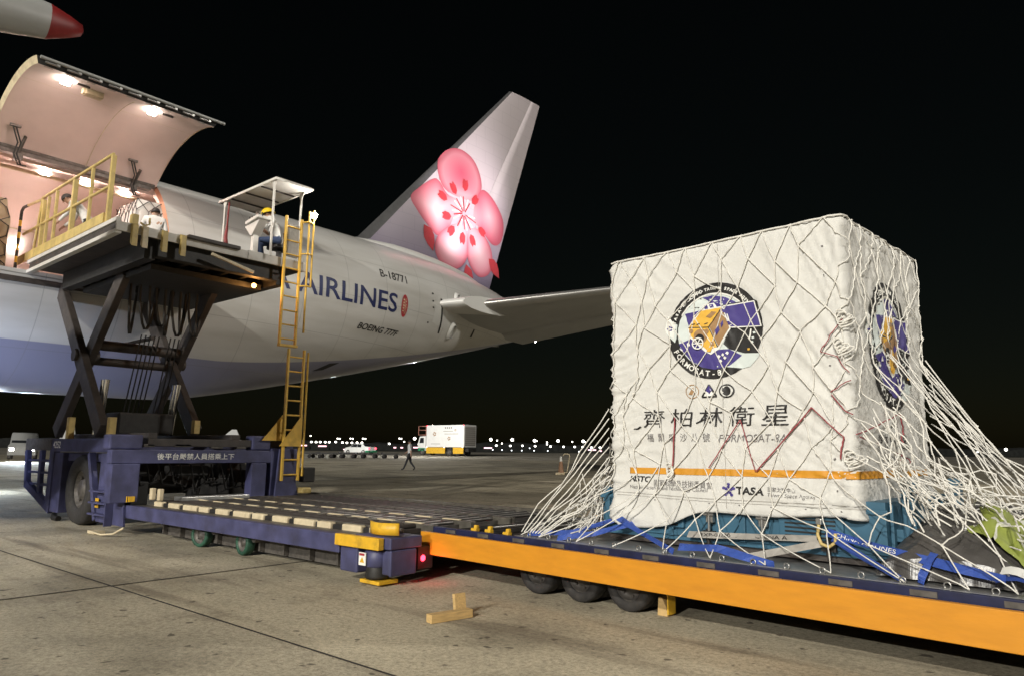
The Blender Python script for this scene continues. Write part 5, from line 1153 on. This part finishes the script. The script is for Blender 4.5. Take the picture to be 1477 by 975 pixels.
    b = MB(); b.add([hp(-.026, .084, -.042), hp(.026, .084, -.042), hp(.02, .086, -.052), hp(-.02, .086, -.052)], [(0, 1, 2, 3)]); b.build('mouth', 'print_brown', o)
    def cap(r, z0, k, name, m, brim=0):
        b = MB(); b.grid(lambda i, j: hp(r*1.0*sin(pi/2*j/7*k)*cos(2*pi*i/18), -.008+r*1.12*sin(pi/2*j/7*k)*sin(2*pi*i/18), z0+r*1.05*cos(pi/2*j/7*k)), 18, 8, closed=True)
        if brim: b.grid(lambda i, j: hp((r*.98+.03*j)*cos(2*pi*i/18), -.008+(r*1.1+.03*j+(.03*j if 2 < i < 7 else 0))*sin(2*pi*i/18), z0+.0-.008*j), 18, 2, closed=True)
        c = b.build(name, m, o); c.modifiers.new('thick', 'SOLIDIFY').thickness = .006
    cap(.098, .035, 1.12, 'hair', 'hair')
    if parts.get('helmet'): cap(.125, .045, 1.0, 'helmet', 'helmet_yellow', 1)
    b = MB()
    nk = Vector(D['neck']); b.lathe([(.066, -.03), (.074, .0), (.068, .022)], M @ nk, M.to_3x3() @ up, 14); b.build('collar', parts['shirt'], o)
    return o
ang = lambda dx, dy: atan2(-dx, dy)
person((-13.72, 8.22, 5.40), ang(-.62, -.72), dict(pelvis=(0, -.02, .60), spine=(0, .05, .79), chest=(0, .15, .97), neck=(0, .22, 1.09), skull=(0, .28, 1.15), crown=(0, .31, 1.25), lhip=(-.1, 0, .57), rhip=(.1, 0, .57), lknee=(-.14, .42, .56), rknee=(.14, .42, .54), lankle=(-.14, .40, .1), rankle=(.13, .36, .1), ltoe=(-.15, .56, .05), rtoe=(.14, .52, .05),
    lsh=(-.19, .16, 1.01), rsh=(.19, .16, 1.01), lelb=(-.27, .28, .80), relb=(.27, .28, .80), lwri=(-.18, .48, .93), rwri=(.17, .48, .93)), 'operator in a yellow helmet, white shirt and jeans seated at the loader controls', dict(shirt='shirt_white', trousers='jeans', helmet=True, look=(0, 1, -.5)))
person((-17.3, 7.02, 5.40), ang(-1, .3), dict(lelb=(-.27, .1, 1.16), lwri=(-.2, .3, 1.05)), 'dark-haired worker in a white shirt standing on the bridge before the netted load', dict(shirt='shirt_white', trousers='trousers', sleeve=True), 1.05)
person((-17.1, 5.55, 5.40), ang(-.5, -.8), dict(spine=(0, .10, 1.13), chest=(0, .26, 1.28), neck=(0, .37, 1.36), skull=(0, .45, 1.41), crown=(0, .50, 1.49), lsh=(-.19, .26, 1.32), rsh=(.19, .26, 1.32), lelb=(-.24, .36, 1.06), relb=(.24, .36, 1.06), lwri=(-.2, .5, .9), rwri=(.2, .5, .9)), 'worker in a white shirt bending forward behind the yellow bridge railing', dict(shirt='shirt_white', trousers='trousers', sleeve=True), 1.05)
WP = (-32.4, 28.8); person((*WP, gz(*WP)), ang(-.75, -.5), dict(lknee=(-.10, .14, .52), lankle=(-.10, .30, .12), ltoe=(-.10, .45, .1), rknee=(.10, -.04, .50), rankle=(.10, -.30, .17), rtoe=(.10, -.18, .06), lelb=(-.25, -.12, 1.15), lwri=(-.24, -.14, .92), relb=(.25, .08, 1.15), rwri=(.22, .26, 1.02)), 'person in a white shirt and dark trousers walking across the far apron', dict(shirt='shirt_white', trousers='trousers'), 1.06)
# ------------------------------------------------------------------ netted freight inside the aircraft
def freight(name, x0, x1, y0, y1, h, label, tarp):
    o = thing(name, ((x0+x1)/2, (y0+y1)/2, 5.22), label, 'freight pallet', 'netted freight pallets inside the cargo bay'); b = MB()
    def fp(i, j):
        a = i/24*4; k = int(a) % 4; t = a-int(a); c = [(x0, y0), (x1, y0), (x1, y1), (x0, y1)]; p, q = c[k], c[(k+1) % 4]; z = 5.30+h*j/8; s = 1-.06*(j/8)**3; cx, cy = (x0+x1)/2, (y0+y1)/2
        x = p[0]+(q[0]-p[0])*t; y = p[1]+(q[1]-p[1])*t; n = .05*noise.noise((x*3, y*3, z*2)); return (cx+(x-cx)*(s+n), cy+(y-cy)*(s+n), z)
    b.grid(fp, 24, 9, closed=True); b.add([fp(i, 8) for i in range(24)], [list(range(24))]); b.build('wrapped_load', tarp, o)
    b = MB(); b.span(x0-.05, x1+.05, y0-.05, y1+.05, 5.225, 5.29); b.build('pallet_base', 'alu', o)
    b = MB()
    for i in range(0, 24):
        for s in (1, -1):
            b.tube([Vector(fp((i+s*.5*j) % 24 if False else (i+int(s*j/2)) % 24, j))+Vector((.03, -.03, 0)) for j in range(9)], .011, 4, cap=False)
    b.build('load_net', 'loader_dark', o, recalc=False)
freight('freight_pallet', -20.0, -18.55, 7.05, 8.9, 2.45, 'tall white wrapped freight pallet under a dark net beside the rear door frame', 'cover_cloth')
freight('freight_pallet', -20.6, -18.8, 2.4, 4.5, 1.75, 'wrapped freight pallet at the front edge of the open cargo door', 'box_beige')
# ------------------------------------------------------------------ far side of the airfield
def farlamp(name, pts, m, size, label, group, pole=True, flat=1.):
    for k, (x, y, z) in enumerate(pts):
        o = thing(name, (x, y, gz(x, y)), label, 'lamp', group)
        b = MB(); b.sph((x, y, z), size, 8, 6, (1, 1, flat)); b.build('lamp_head', m, o)
        if pole:
            b = MB(); b.cyl((x, y, gz(x, y)-.2), (x, y, z-size*.8), size*.10, 6); b.build('pole', 'far_dark', o)
LA = [(-283.4,192.2,4.7),(-281.8,193.6,4.7),(-280.3,194.8,4.7),(-278.6,196.3,4.7),(-277.2,197.5,4.7),(-274.9,199.4,4.8),(-272.6,201.4,4.6),(-271,202.7,4.5),(-269.3,204.2,4.5),(-267.5,205.7,4.6),(-265.8,207.2,4.6),(-256.3,215.3,4.2),(-246,224,4.2),(-219,247,3.9),(-214.1,251.1,3.8),(-209.9,254.7,3.9),(-205.5,258.5,3.8),(-200.1,263,3.7),(-195.6,266.9,3.6),(-191.7,270.2,3.6),(-188.9,272.6,3.6),(-185.9,275.2,3.4),(-182.9,277.7,3.4)]
LB = [(-447.2,302.3,10.9),(-432.3,315,9.1),(-431.1,316,9),(-425.2,321,9.2),(-423.9,322.1,9.1),(-418.4,326.8,9.3),(-417,328,9.1),(-398.4,343.8,9.6),(-397.3,344.8,9.4),(-395.7,346.2,7.3),(-344.7,389.5,8.8),(-342,391.8,6.8),(-323,408,8.8),(-317.3,412.9,7.9),(-317.3,412.9,6.4),(-303.4,424.7,8.4),(-296.4,430.7,8.4),(-81.2,613.7,3.9),(-106,592.6,2.4)]
LC = [(-360,324,9),(-321.4,356.9,8.8),(-310.5,366.1,8.8),(-299.2,375.7,8.4),(-287.3,385.9,8.4),(-274.6,396.7,8.3),(-60.5,578.9,5.5)]
LD = [(-251.6,166.7,2.9),(-245.6,171.8,2.7),(-223.5,190.7,2.4),(-221.4,192.5,2.4),(-216.6,196.5,2.5),(-195,214.9,2.6),(-163.2,242,2.2),(-160.6,244.1,1.8)]
LE = [(-100.1,111.8,1.7),(-98.6,113,1.7),(-97.1,114.3,1.6),(-95.5,115.7,1.6),(-93.6,117.4,1.6),(-91.4,119.2,1.6),(-86.5,123.4,1.5),(-94.3,116.8,2.1),(-17.1,182.5,.8)]
farlamp('stand_light', LA, 'lens_far', .52, 'small lamp in the low row of white lights beyond the apron', 'low row of white lights beyond the apron', True, .8)
farlamp('light_mast', LB, 'lens_far', .52, 'small white lamp on a mast in the far darkness above the row of lights', 'small mast lamps in the far darkness')
farlamp('flood_mast', LC, 'lens_far', 1.0, 'larger bright white floodlight on a mast on the far horizon', 'bright floodlights on the far horizon')
farlamp('edge_light', LE, 'lens_small', .13, 'tiny ground light marking the edge of the far apron', 'tiny ground lights along the far apron', True)
for k, (x, y, z) in enumerate(LD):
    o = thing('light_bar', (x, y, gz(x, y)), 'pinkish glowing light bar of a vehicle parked in the far darkness', 'light bar', 'pink light bars in the far darkness')
    w = 1.6 if k in (0, 1, 4, 5, 6) else .5; d = S2
    b = MB(); b.bar((x-d.x*w, y-d.y*w, z), (x+d.x*w, y+d.y*w, z), .4, .5); b.build('lit_bar', 'lens_pink', o)
    b = MB(); b.bar((x-d.x*3, y-d.y*3, z-.9), (x+d.x*3, y+d.y*3, z-.9), 1.6, 1.1); b.build('vehicle_body', 'far_dark', o)
# dark treeline and hangars on the horizon
b = MB(); P0 = []
Rt = random.Random(3); N_ = 160
for k in range(N_+1):
    l = -900+1800*k/N_; p = onfar(640, l); h = 5+4*noise.noise((l*.013, 1, 1))+2*Rt.random(); P0.append((p[0], p[1], gz(p[0], p[1]), h))
b.add([(x, y, z-1) for x, y, z, h in P0]+[(x, y, z+h) for x, y, z, h in P0]+[(x+F2.x*30, y+F2.y*30, z+h*1.2) for x, y, z, h in P0]+[(x+F2.x*60, y+F2.y*60, z-1) for x, y, z, h in P0], [(r*(N_+1)+i, r*(N_+1)+i+1, (r+1)*(N_+1)+i+1, (r+1)*(N_+1)+i) for r in range(3) for i in range(N_)]); b.build('treeline', 'far_dark', kind='stuff')
# ---- catering truck
fw = S2*(-.80)+F2*(.60); sd = S2*(.60)+F2*(.80)   # forward (cab) and away from the camera
o0 = Vector((-65.4, 67.4, 0)); o0.z = gz(o0.x, o0.y)
TM = Matrix(((fw.x, sd.x, 0, o0.x), (fw.y, sd.y, 0, o0.y), (0, 0, 1, o0.z), (0, 0, 0, 1)))
tk = thing('catering_truck', (0, 0, 0), 'white box truck with yellow side skirts parked on the far apron', 'truck', M=TM)
def T_(): return MB(TM)
b = T_(); b.span(0, 6.7, 0, 2.5, 1.12, 4.02); b.build('cargo_box', 'truck_white', tk, .04)
b = T_(); b.span(-.012, -.002, .2, 2.3, 1.3, 3.8); b.build('rear_shutter', 'strap_grey', tk)
for k in range(9): b = T_(); b.span(-.03, -.013, .2, 2.3, 1.35+.27*k, 1.39+.27*k); b.build('shutter_slat', 'hub_grey', tk)
for x0, x1 in ((.1, 1.9), (3.3, 6.7)): b = T_(); b.span(x0, x1, .02, .12, .28, 1.08); b.build('side_skirt', 'yellow_paint', tk, .02)
b = T_(); b.span(-.4, 7.5, .5, 2.0, .55, .95); b.build('chassis', 'loader_black', tk)
b = T_(); b.prism([(6.95, .1, .6), (8.35, .1, .6), (8.4, .1, 1.6), (8.05, .1, 2.55), (6.95, .1, 2.6)], (0, 2.3, 0)); cb = b.build('cab', 'truck_white', tk, .06)
b = T_(); b.prism([(7.25, .085, 1.65), (8.05, .085, 1.65), (7.9, .085, 2.35), (7.25, .085, 2.35)], (0, .01, 0)); b.build('side_window', 'glass_dark', cb)
b = T_(); b.add([(8.41, .25, 1.62), (8.41, 2.25, 1.62), (8.09, 2.25, 2.48), (8.09, .25, 2.48)], [(0, 1, 2, 3)]); b.build('windscreen', 'glass_dark', cb)
b = T_(); b.span(7.0, 8.3, .08, .12, .62, 1.0); b.build('green_panel', 'green_paint', cb)
for x in (1.2, 2.6, 7.5): wheel(tk, TM, (x, .22, .48), .48, .3, nut=4); wheel(tk, TM, (x, 2.2, .48), .48, .3, nut=4)
for x in (6.9, 8.3):
    for y in (.15, 2.3): b = T_(); b.cyl((x, y, 2.7), (x, y, 3.95), .04, 6); b.build('platform_post', 'curtain_red', tk)
for z in (2.75, 3.4, 3.93):
    b = T_(); b.tube([(6.9, .15, z), (8.3, .15, z), (8.3, 2.3, z), (6.9, 2.3, z)], .045, 6); b.build('platform_rail', 'curtain_red', tk)
b = T_(); b.span(6.9, 8.3, .15, 2.3, 2.68, 2.74); b.build('front_platform', 'hub_grey', tk)
for x, y, z in ((.1, .0, 3.95), (6.6, 0, 3.95)): b = T_(); b.sph((x, y, z), .07, 6, 5); b.build('marker_lamp', 'lens_red', tk)
for x, z in ((.2, 1.1), (3.4, 1.1), (6.6, 1.1), (5.6, 4.05)): b = T_(); b.sph((x, -.03, z), .05, 6, 5); b.build('side_lamp', 'lens_far', tk)
dd = Decal(lambda u, v, l: TM @ Vector((u, -l, v)), 3.)
for x, z, s in ((5.2, 2.85, .34), (2.6, 2.25, .3), (1.5, 3.35, .2)):
    for k in range(5): a = 2*pi*k/5; dd.ell((x+s*.6*cos(a), z+s*.6*sin(a)), s*.34, s*.28, 'print_brown', 1, 10)
for k in range(4): dd.poly([(2.1+.35*k, 3.55), (2.3+.35*k, 3.55), (2.3+.35*k, 3.75), (2.1+.35*k, 3.75)], 'print_grey')
for z, x0, x1 in ((3.2, 1.9, 3.6), (2.85, 1.0, 3.4), (1.55, 4.2, 5.8)): dd.line([(x0, z), (x1, z)], .08, 'strap_grey')
dd.build('side_print', tk, lift=.01)
lamp('truck_fill', 'POINT', TM @ Vector((-1.5, -9, 5.5)), 2600, (1, .96, .9), shadow_soft_size=.3)  # unseen point light off the truck's side, brightening it; no fixture
# ---- white taxi
o1 = Vector((-79.6, 61.0, 0)); o1.z = gz(o1.x, o1.y); f1 = S2*(-.86)+F2*(.5); s1 = S2*(.5)+F2*(.86)
XM = Matrix(((f1.x, s1.x, 0, o1.x), (f1.y, s1.y, 0, o1.y), (0, 0, 1, o1.z), (0, 0, 0, 1)))
car = thing('white_car', (0, 0, 0), 'small white saloon car with a green rear bumper parked on the far apron', 'car', M=XM)
b = MB(XM)
secs = [(-2.2, .78, .95), (-2.1, .84, 1.02), (-1.5, .86, 1.06), (-1.05, .86, 1.36), (-.3, .86, 1.48), (.5, .86, 1.44), (1.15, .86, 1.03), (1.9, .84, .92), (2.25, .74, .72)]
for q in range(1):
    def cs(i, j):
        x, w, h = secs[i]; top = h > 1.1; prof = [(-w, .28), (-w, .7), (-w*.98, .92 if top else h-.05), (-w*(.72 if top else .9), h), (w*(.72 if top else .9), h), (w*.98, .92 if top else h-.05), (w, .7), (w, .28)]
        return (x, prof[j][0]+.9, prof[j][1])
    b.grid(cs, 9, 8); b.add([cs(0, j) for j in range(8)], [list(range(8))]); b.add([cs(8, j) for j in range(8)], [list(range(8))])
cbody = b.build('body', 'truck_white', car)
b = MB(XM); b.add([(-.95, .05, .96), (-.25, .045, .98), (-.25, .15, 1.38), (-.85, .17, 1.33)], [(0, 1, 2, 3)]); b.add([(-.18, .045, .98), (1.0, .05, .98), (.5, .15, 1.36), (-.18, .14, 1.39)], [(0, 1, 2, 3)]); b.build('side_window', 'glass_dark', car)
b = MB(XM); b.add([(-1.5, .2, 1.10), (-1.5, 1.6, 1.10), (-1.06, 1.5, 1.38), (-1.06, .3, 1.38)], [(0, 1, 2, 3)]); b.build('rear_window', 'glass_dark', car)
b = MB(XM); b.span(-2.28, -1.7, .0, 1.8, .28, .52); b.build('rear_bumper', 'green_paint', car, .03)
for x in (-1.35, 1.4):
    for y in (.1, 1.7): wheel(car, XM, (x, y, .31), .31, .2, nut=4)
for y in (.2, 1.6): b = MB(XM); b.box((-2.2, y, .82), (.06, .3, .14)); b.build('tail_lamp', 'lens_red', car)
for y in (.2, 1.6): b = MB(XM); b.box((2.24, y, .66), (.06, .3, .12)); b.build('head_lamp', 'lens_pink', car)
lamp('car_fill', 'POINT', XM @ Vector((-3, -6, 4)), 700, (.95, 1, .97), shadow_soft_size=.3)  # unseen point light standing clear of the car to brighten it
# ---- empty dollies
dl = None
for k in range(5):
    p = Vector((-64.6+1.95*k*.79, 43.2+1.95*k*.78, 0)); p.z = gz(p.x, p.y)
    DM = Matrix.Translation(p) @ Matrix.Rotation(atan2(S2.y, S2.x)+.02*k, 4, 'Z')
    if dl is None:
        dl = thing('cargo_dolly', (0, 0, 0), 'empty dark cargo dolly right beside the ladder, first of the row', 'dolly', 'row of empty cargo dollies', M=DM)
        b = MB(DM); b.span(-.9, .9, -.8, .8, .42, .52); b.span(-.9, -.82, -.8, .8, .52, .62); b.build('dolly_deck', 'loader_black', dl)
        b = MB(DM); b.bar((.9, 0, .4), (1.2, 0, .35), .06, .06); b.build('tow_bar', 'loader_black', dl)
        for x in (-.6, .6): 
            b = MB(DM); b.lathe([(.001, -.06), (.2, -.06), (.2, .06), (.001, .06)], (x, -.7, .2), (0, 1, 0), 14); b.build('wheel', 'tyre', dl)
            b = MB(DM); b.lathe([(.001, -.06), (.2, -.06), (.2, .06), (.001, .06)], (x, .7, .2), (0, 1, 0), 14); b.build('wheel', 'tyre', dl)
    else: copy_thing(dl, DM, ('', 'second empty dark dolly from the ladder in the row before the white car', 'middle dolly of the five empty dark ones in the row before the white car', 'fourth empty dark dolly from the ladder, below the nose of the white car', 'last empty dark dolly of the row, the one nearest the walking person')[k])
# ---- tall cone with handle
cx, cy = -23.85, 32.3; cz = gz(cx, cy); CM = Matrix.Translation((cx, cy, cz)) @ Matrix.Rotation(radians(40), 4, 'Z')
cn = thing('traffic_cone', (0, 0, 0), 'tall brownish traffic cone with white tip and bent tube handle standing alone', 'traffic cone', M=CM)
b = MB(CM); b.lathe([(.17, .1), (.10, .62), (.085, .72)], (0, 0, 0), (0, 0, 1), 18); b.build('cone_body', 'cone_orange', cn)
b = MB(CM); b.lathe([(.084, .72), (.055, .95), (.04, 1.0), (.001, 1.0)], (0, 0, 0), (0, 0, 1), 18); b.build('white_tip', 'print_white', cn)
b = MB(CM); b.box((-.06, 0, .06), (.5, .34, .11)); b.build('cone_base', 'cream', cn, .02)
b = MB(CM); b.tube([(.12, 0, 1.02), (.18, 0, 1.12), (.3, 0, 1.14), (.44, 0, 1.12), (.48, 0, 1.02), (.34, 0, .14), (.1, 0, .1)], .03, 8); b.build('tube_handle', 'cream', cn)
# ---- parked aircraft tails, far left
for (x, y, h, c, lab) in ((-150.8, 81.8, 5.6, 2.4, 'white tail fin of a parked airplane seen between the loader arms and the ladder'), (-256.4, 83.8, 9.4, 3.2, 'pale tail fin of a distant airplane seen through the front scissor arms')):
    o = thing('parked_airplane', (x, y, gz(x, y)), lab, 'airplane'); b = MB(); d = S2; z0 = gz(x, y)+1.6
    P = [(x-d.x*c, y-d.y*c, z0+1), (x+d.x*c*.7, y+d.y*c*.7, z0+1), (x+d.x*c*.35, y+d.y*c*.35, h), (x-d.x*c*.1, y-d.y*c*.1, h)]
    b.prism(P, (F2.x*.3, F2.y*.3, 0)); b.build('tail_fin', 'truck_white', o, .05)
    b = MB(); q = [Vector((x+d.x*t*c*5, y+d.y*t*c*5, z0+.1+.15*t)) for t in (-1, -.8, -.3, 0, .15, .25)]; b.tube(q, [.3, .8, 1., .8, .5, .15], 14); b.build('fuselage', 'wing_grey', o)
    b = MB(); b.cyl((x-d.x*c*2, y-d.y*c*2, gz(x, y)), (x-d.x*c*2, y-d.y*c*2, z0-.4), .1, 6); b.cyl((x-d.x*c*2, y-d.y*c*2, gz(x, y)), (x-d.x*c*2, y-d.y*c*2, gz(x, y)+.5), .35, 10); b.build('landing_gear', 'loader_black', o)
# ---- white service van behind the loader with its headlights lighting the concrete
vp = Vector((-66.5, 18.6, .48)); VM = Matrix.Translation(vp) @ Matrix.Rotation(radians(-18), 4, 'Z')
vn = thing('service_van', (0, 0, 0), 'small grey van with its headlights on at the far left behind the loader', 'van', M=VM)
b = MB(VM)
vs_s = [(-2.3, 1.95), (-2.2, 2.05), (0, 2.08), (1.0, 2.0), (1.6, 1.25), (2.3, 1.05), (2.4, .8)]
def vc(i, j):
    x, h = vs_s[i]; w = .9; return [(x, -w, .35), (x, -w, min(h, 1.1)), (x, -w*.88, h), (x, w*.88, h), (x, w, min(h, 1.1)), (x, w, .35)][j]
b.grid(vc, 7, 6); b.add([vc(0, j) for j in range(6)], [list(range(6))]); b.add([vc(6, j) for j in range(6)], [list(range(6))]); b.build('van_body', 'wing_grey', vn)
for s in (-1, 1):
    b = MB(VM); b.prism([(.1, s*.88, 1.2), (1.25, s*.88, 1.2), (.95, s*.83, 1.85), (.1, s*.83, 1.85)], (0, s*.02, 0)); b.build('side_window', 'glass_dark', vn)
    b = MB(VM); b.box((2.38, s*.65, .78), (.06, .26, .16)); b.build('head_lamp', 'lens_white', vn)
    for x in (-1.5, 1.5): wheel(vn, VM, (x, s*.82, .33), .33, .2, ax=(0, s, 0), nut=5)
b = MB(VM); b.add([(1.03, -.7, 1.95), (1.03, .7, 1.95), (1.58, .75, 1.28), (1.58, -.75, 1.28)], [(0, 1, 2, 3)]); b.build('windscreen', 'glass_dark', vn)
lamp('van_headlamp', 'SPOT', VM @ Vector((2.6, 0, .8)), 9000, (.80, .92, 1), (-45, 12, 0), spot_size=radians(50), spot_blend=.8, shadow_soft_size=.1)
lamp('belly_fill', 'SPOT', (-13.5, -5.5, .4), 11000, (.66, .76, 1), (-20.6, 2.6, 2.9), spot_size=radians(46), spot_blend=.9, shadow_soft_size=.2)  # unseen ground-level spot, added to bring cool light onto the aircraft belly
lamp('work_lamp', 'POINT', (-27.2, 6.6, 1.1), 260, (.74, .86, 1), shadow_soft_size=.2)  # unseen cool lamp added for the lit ground patch, not on the van
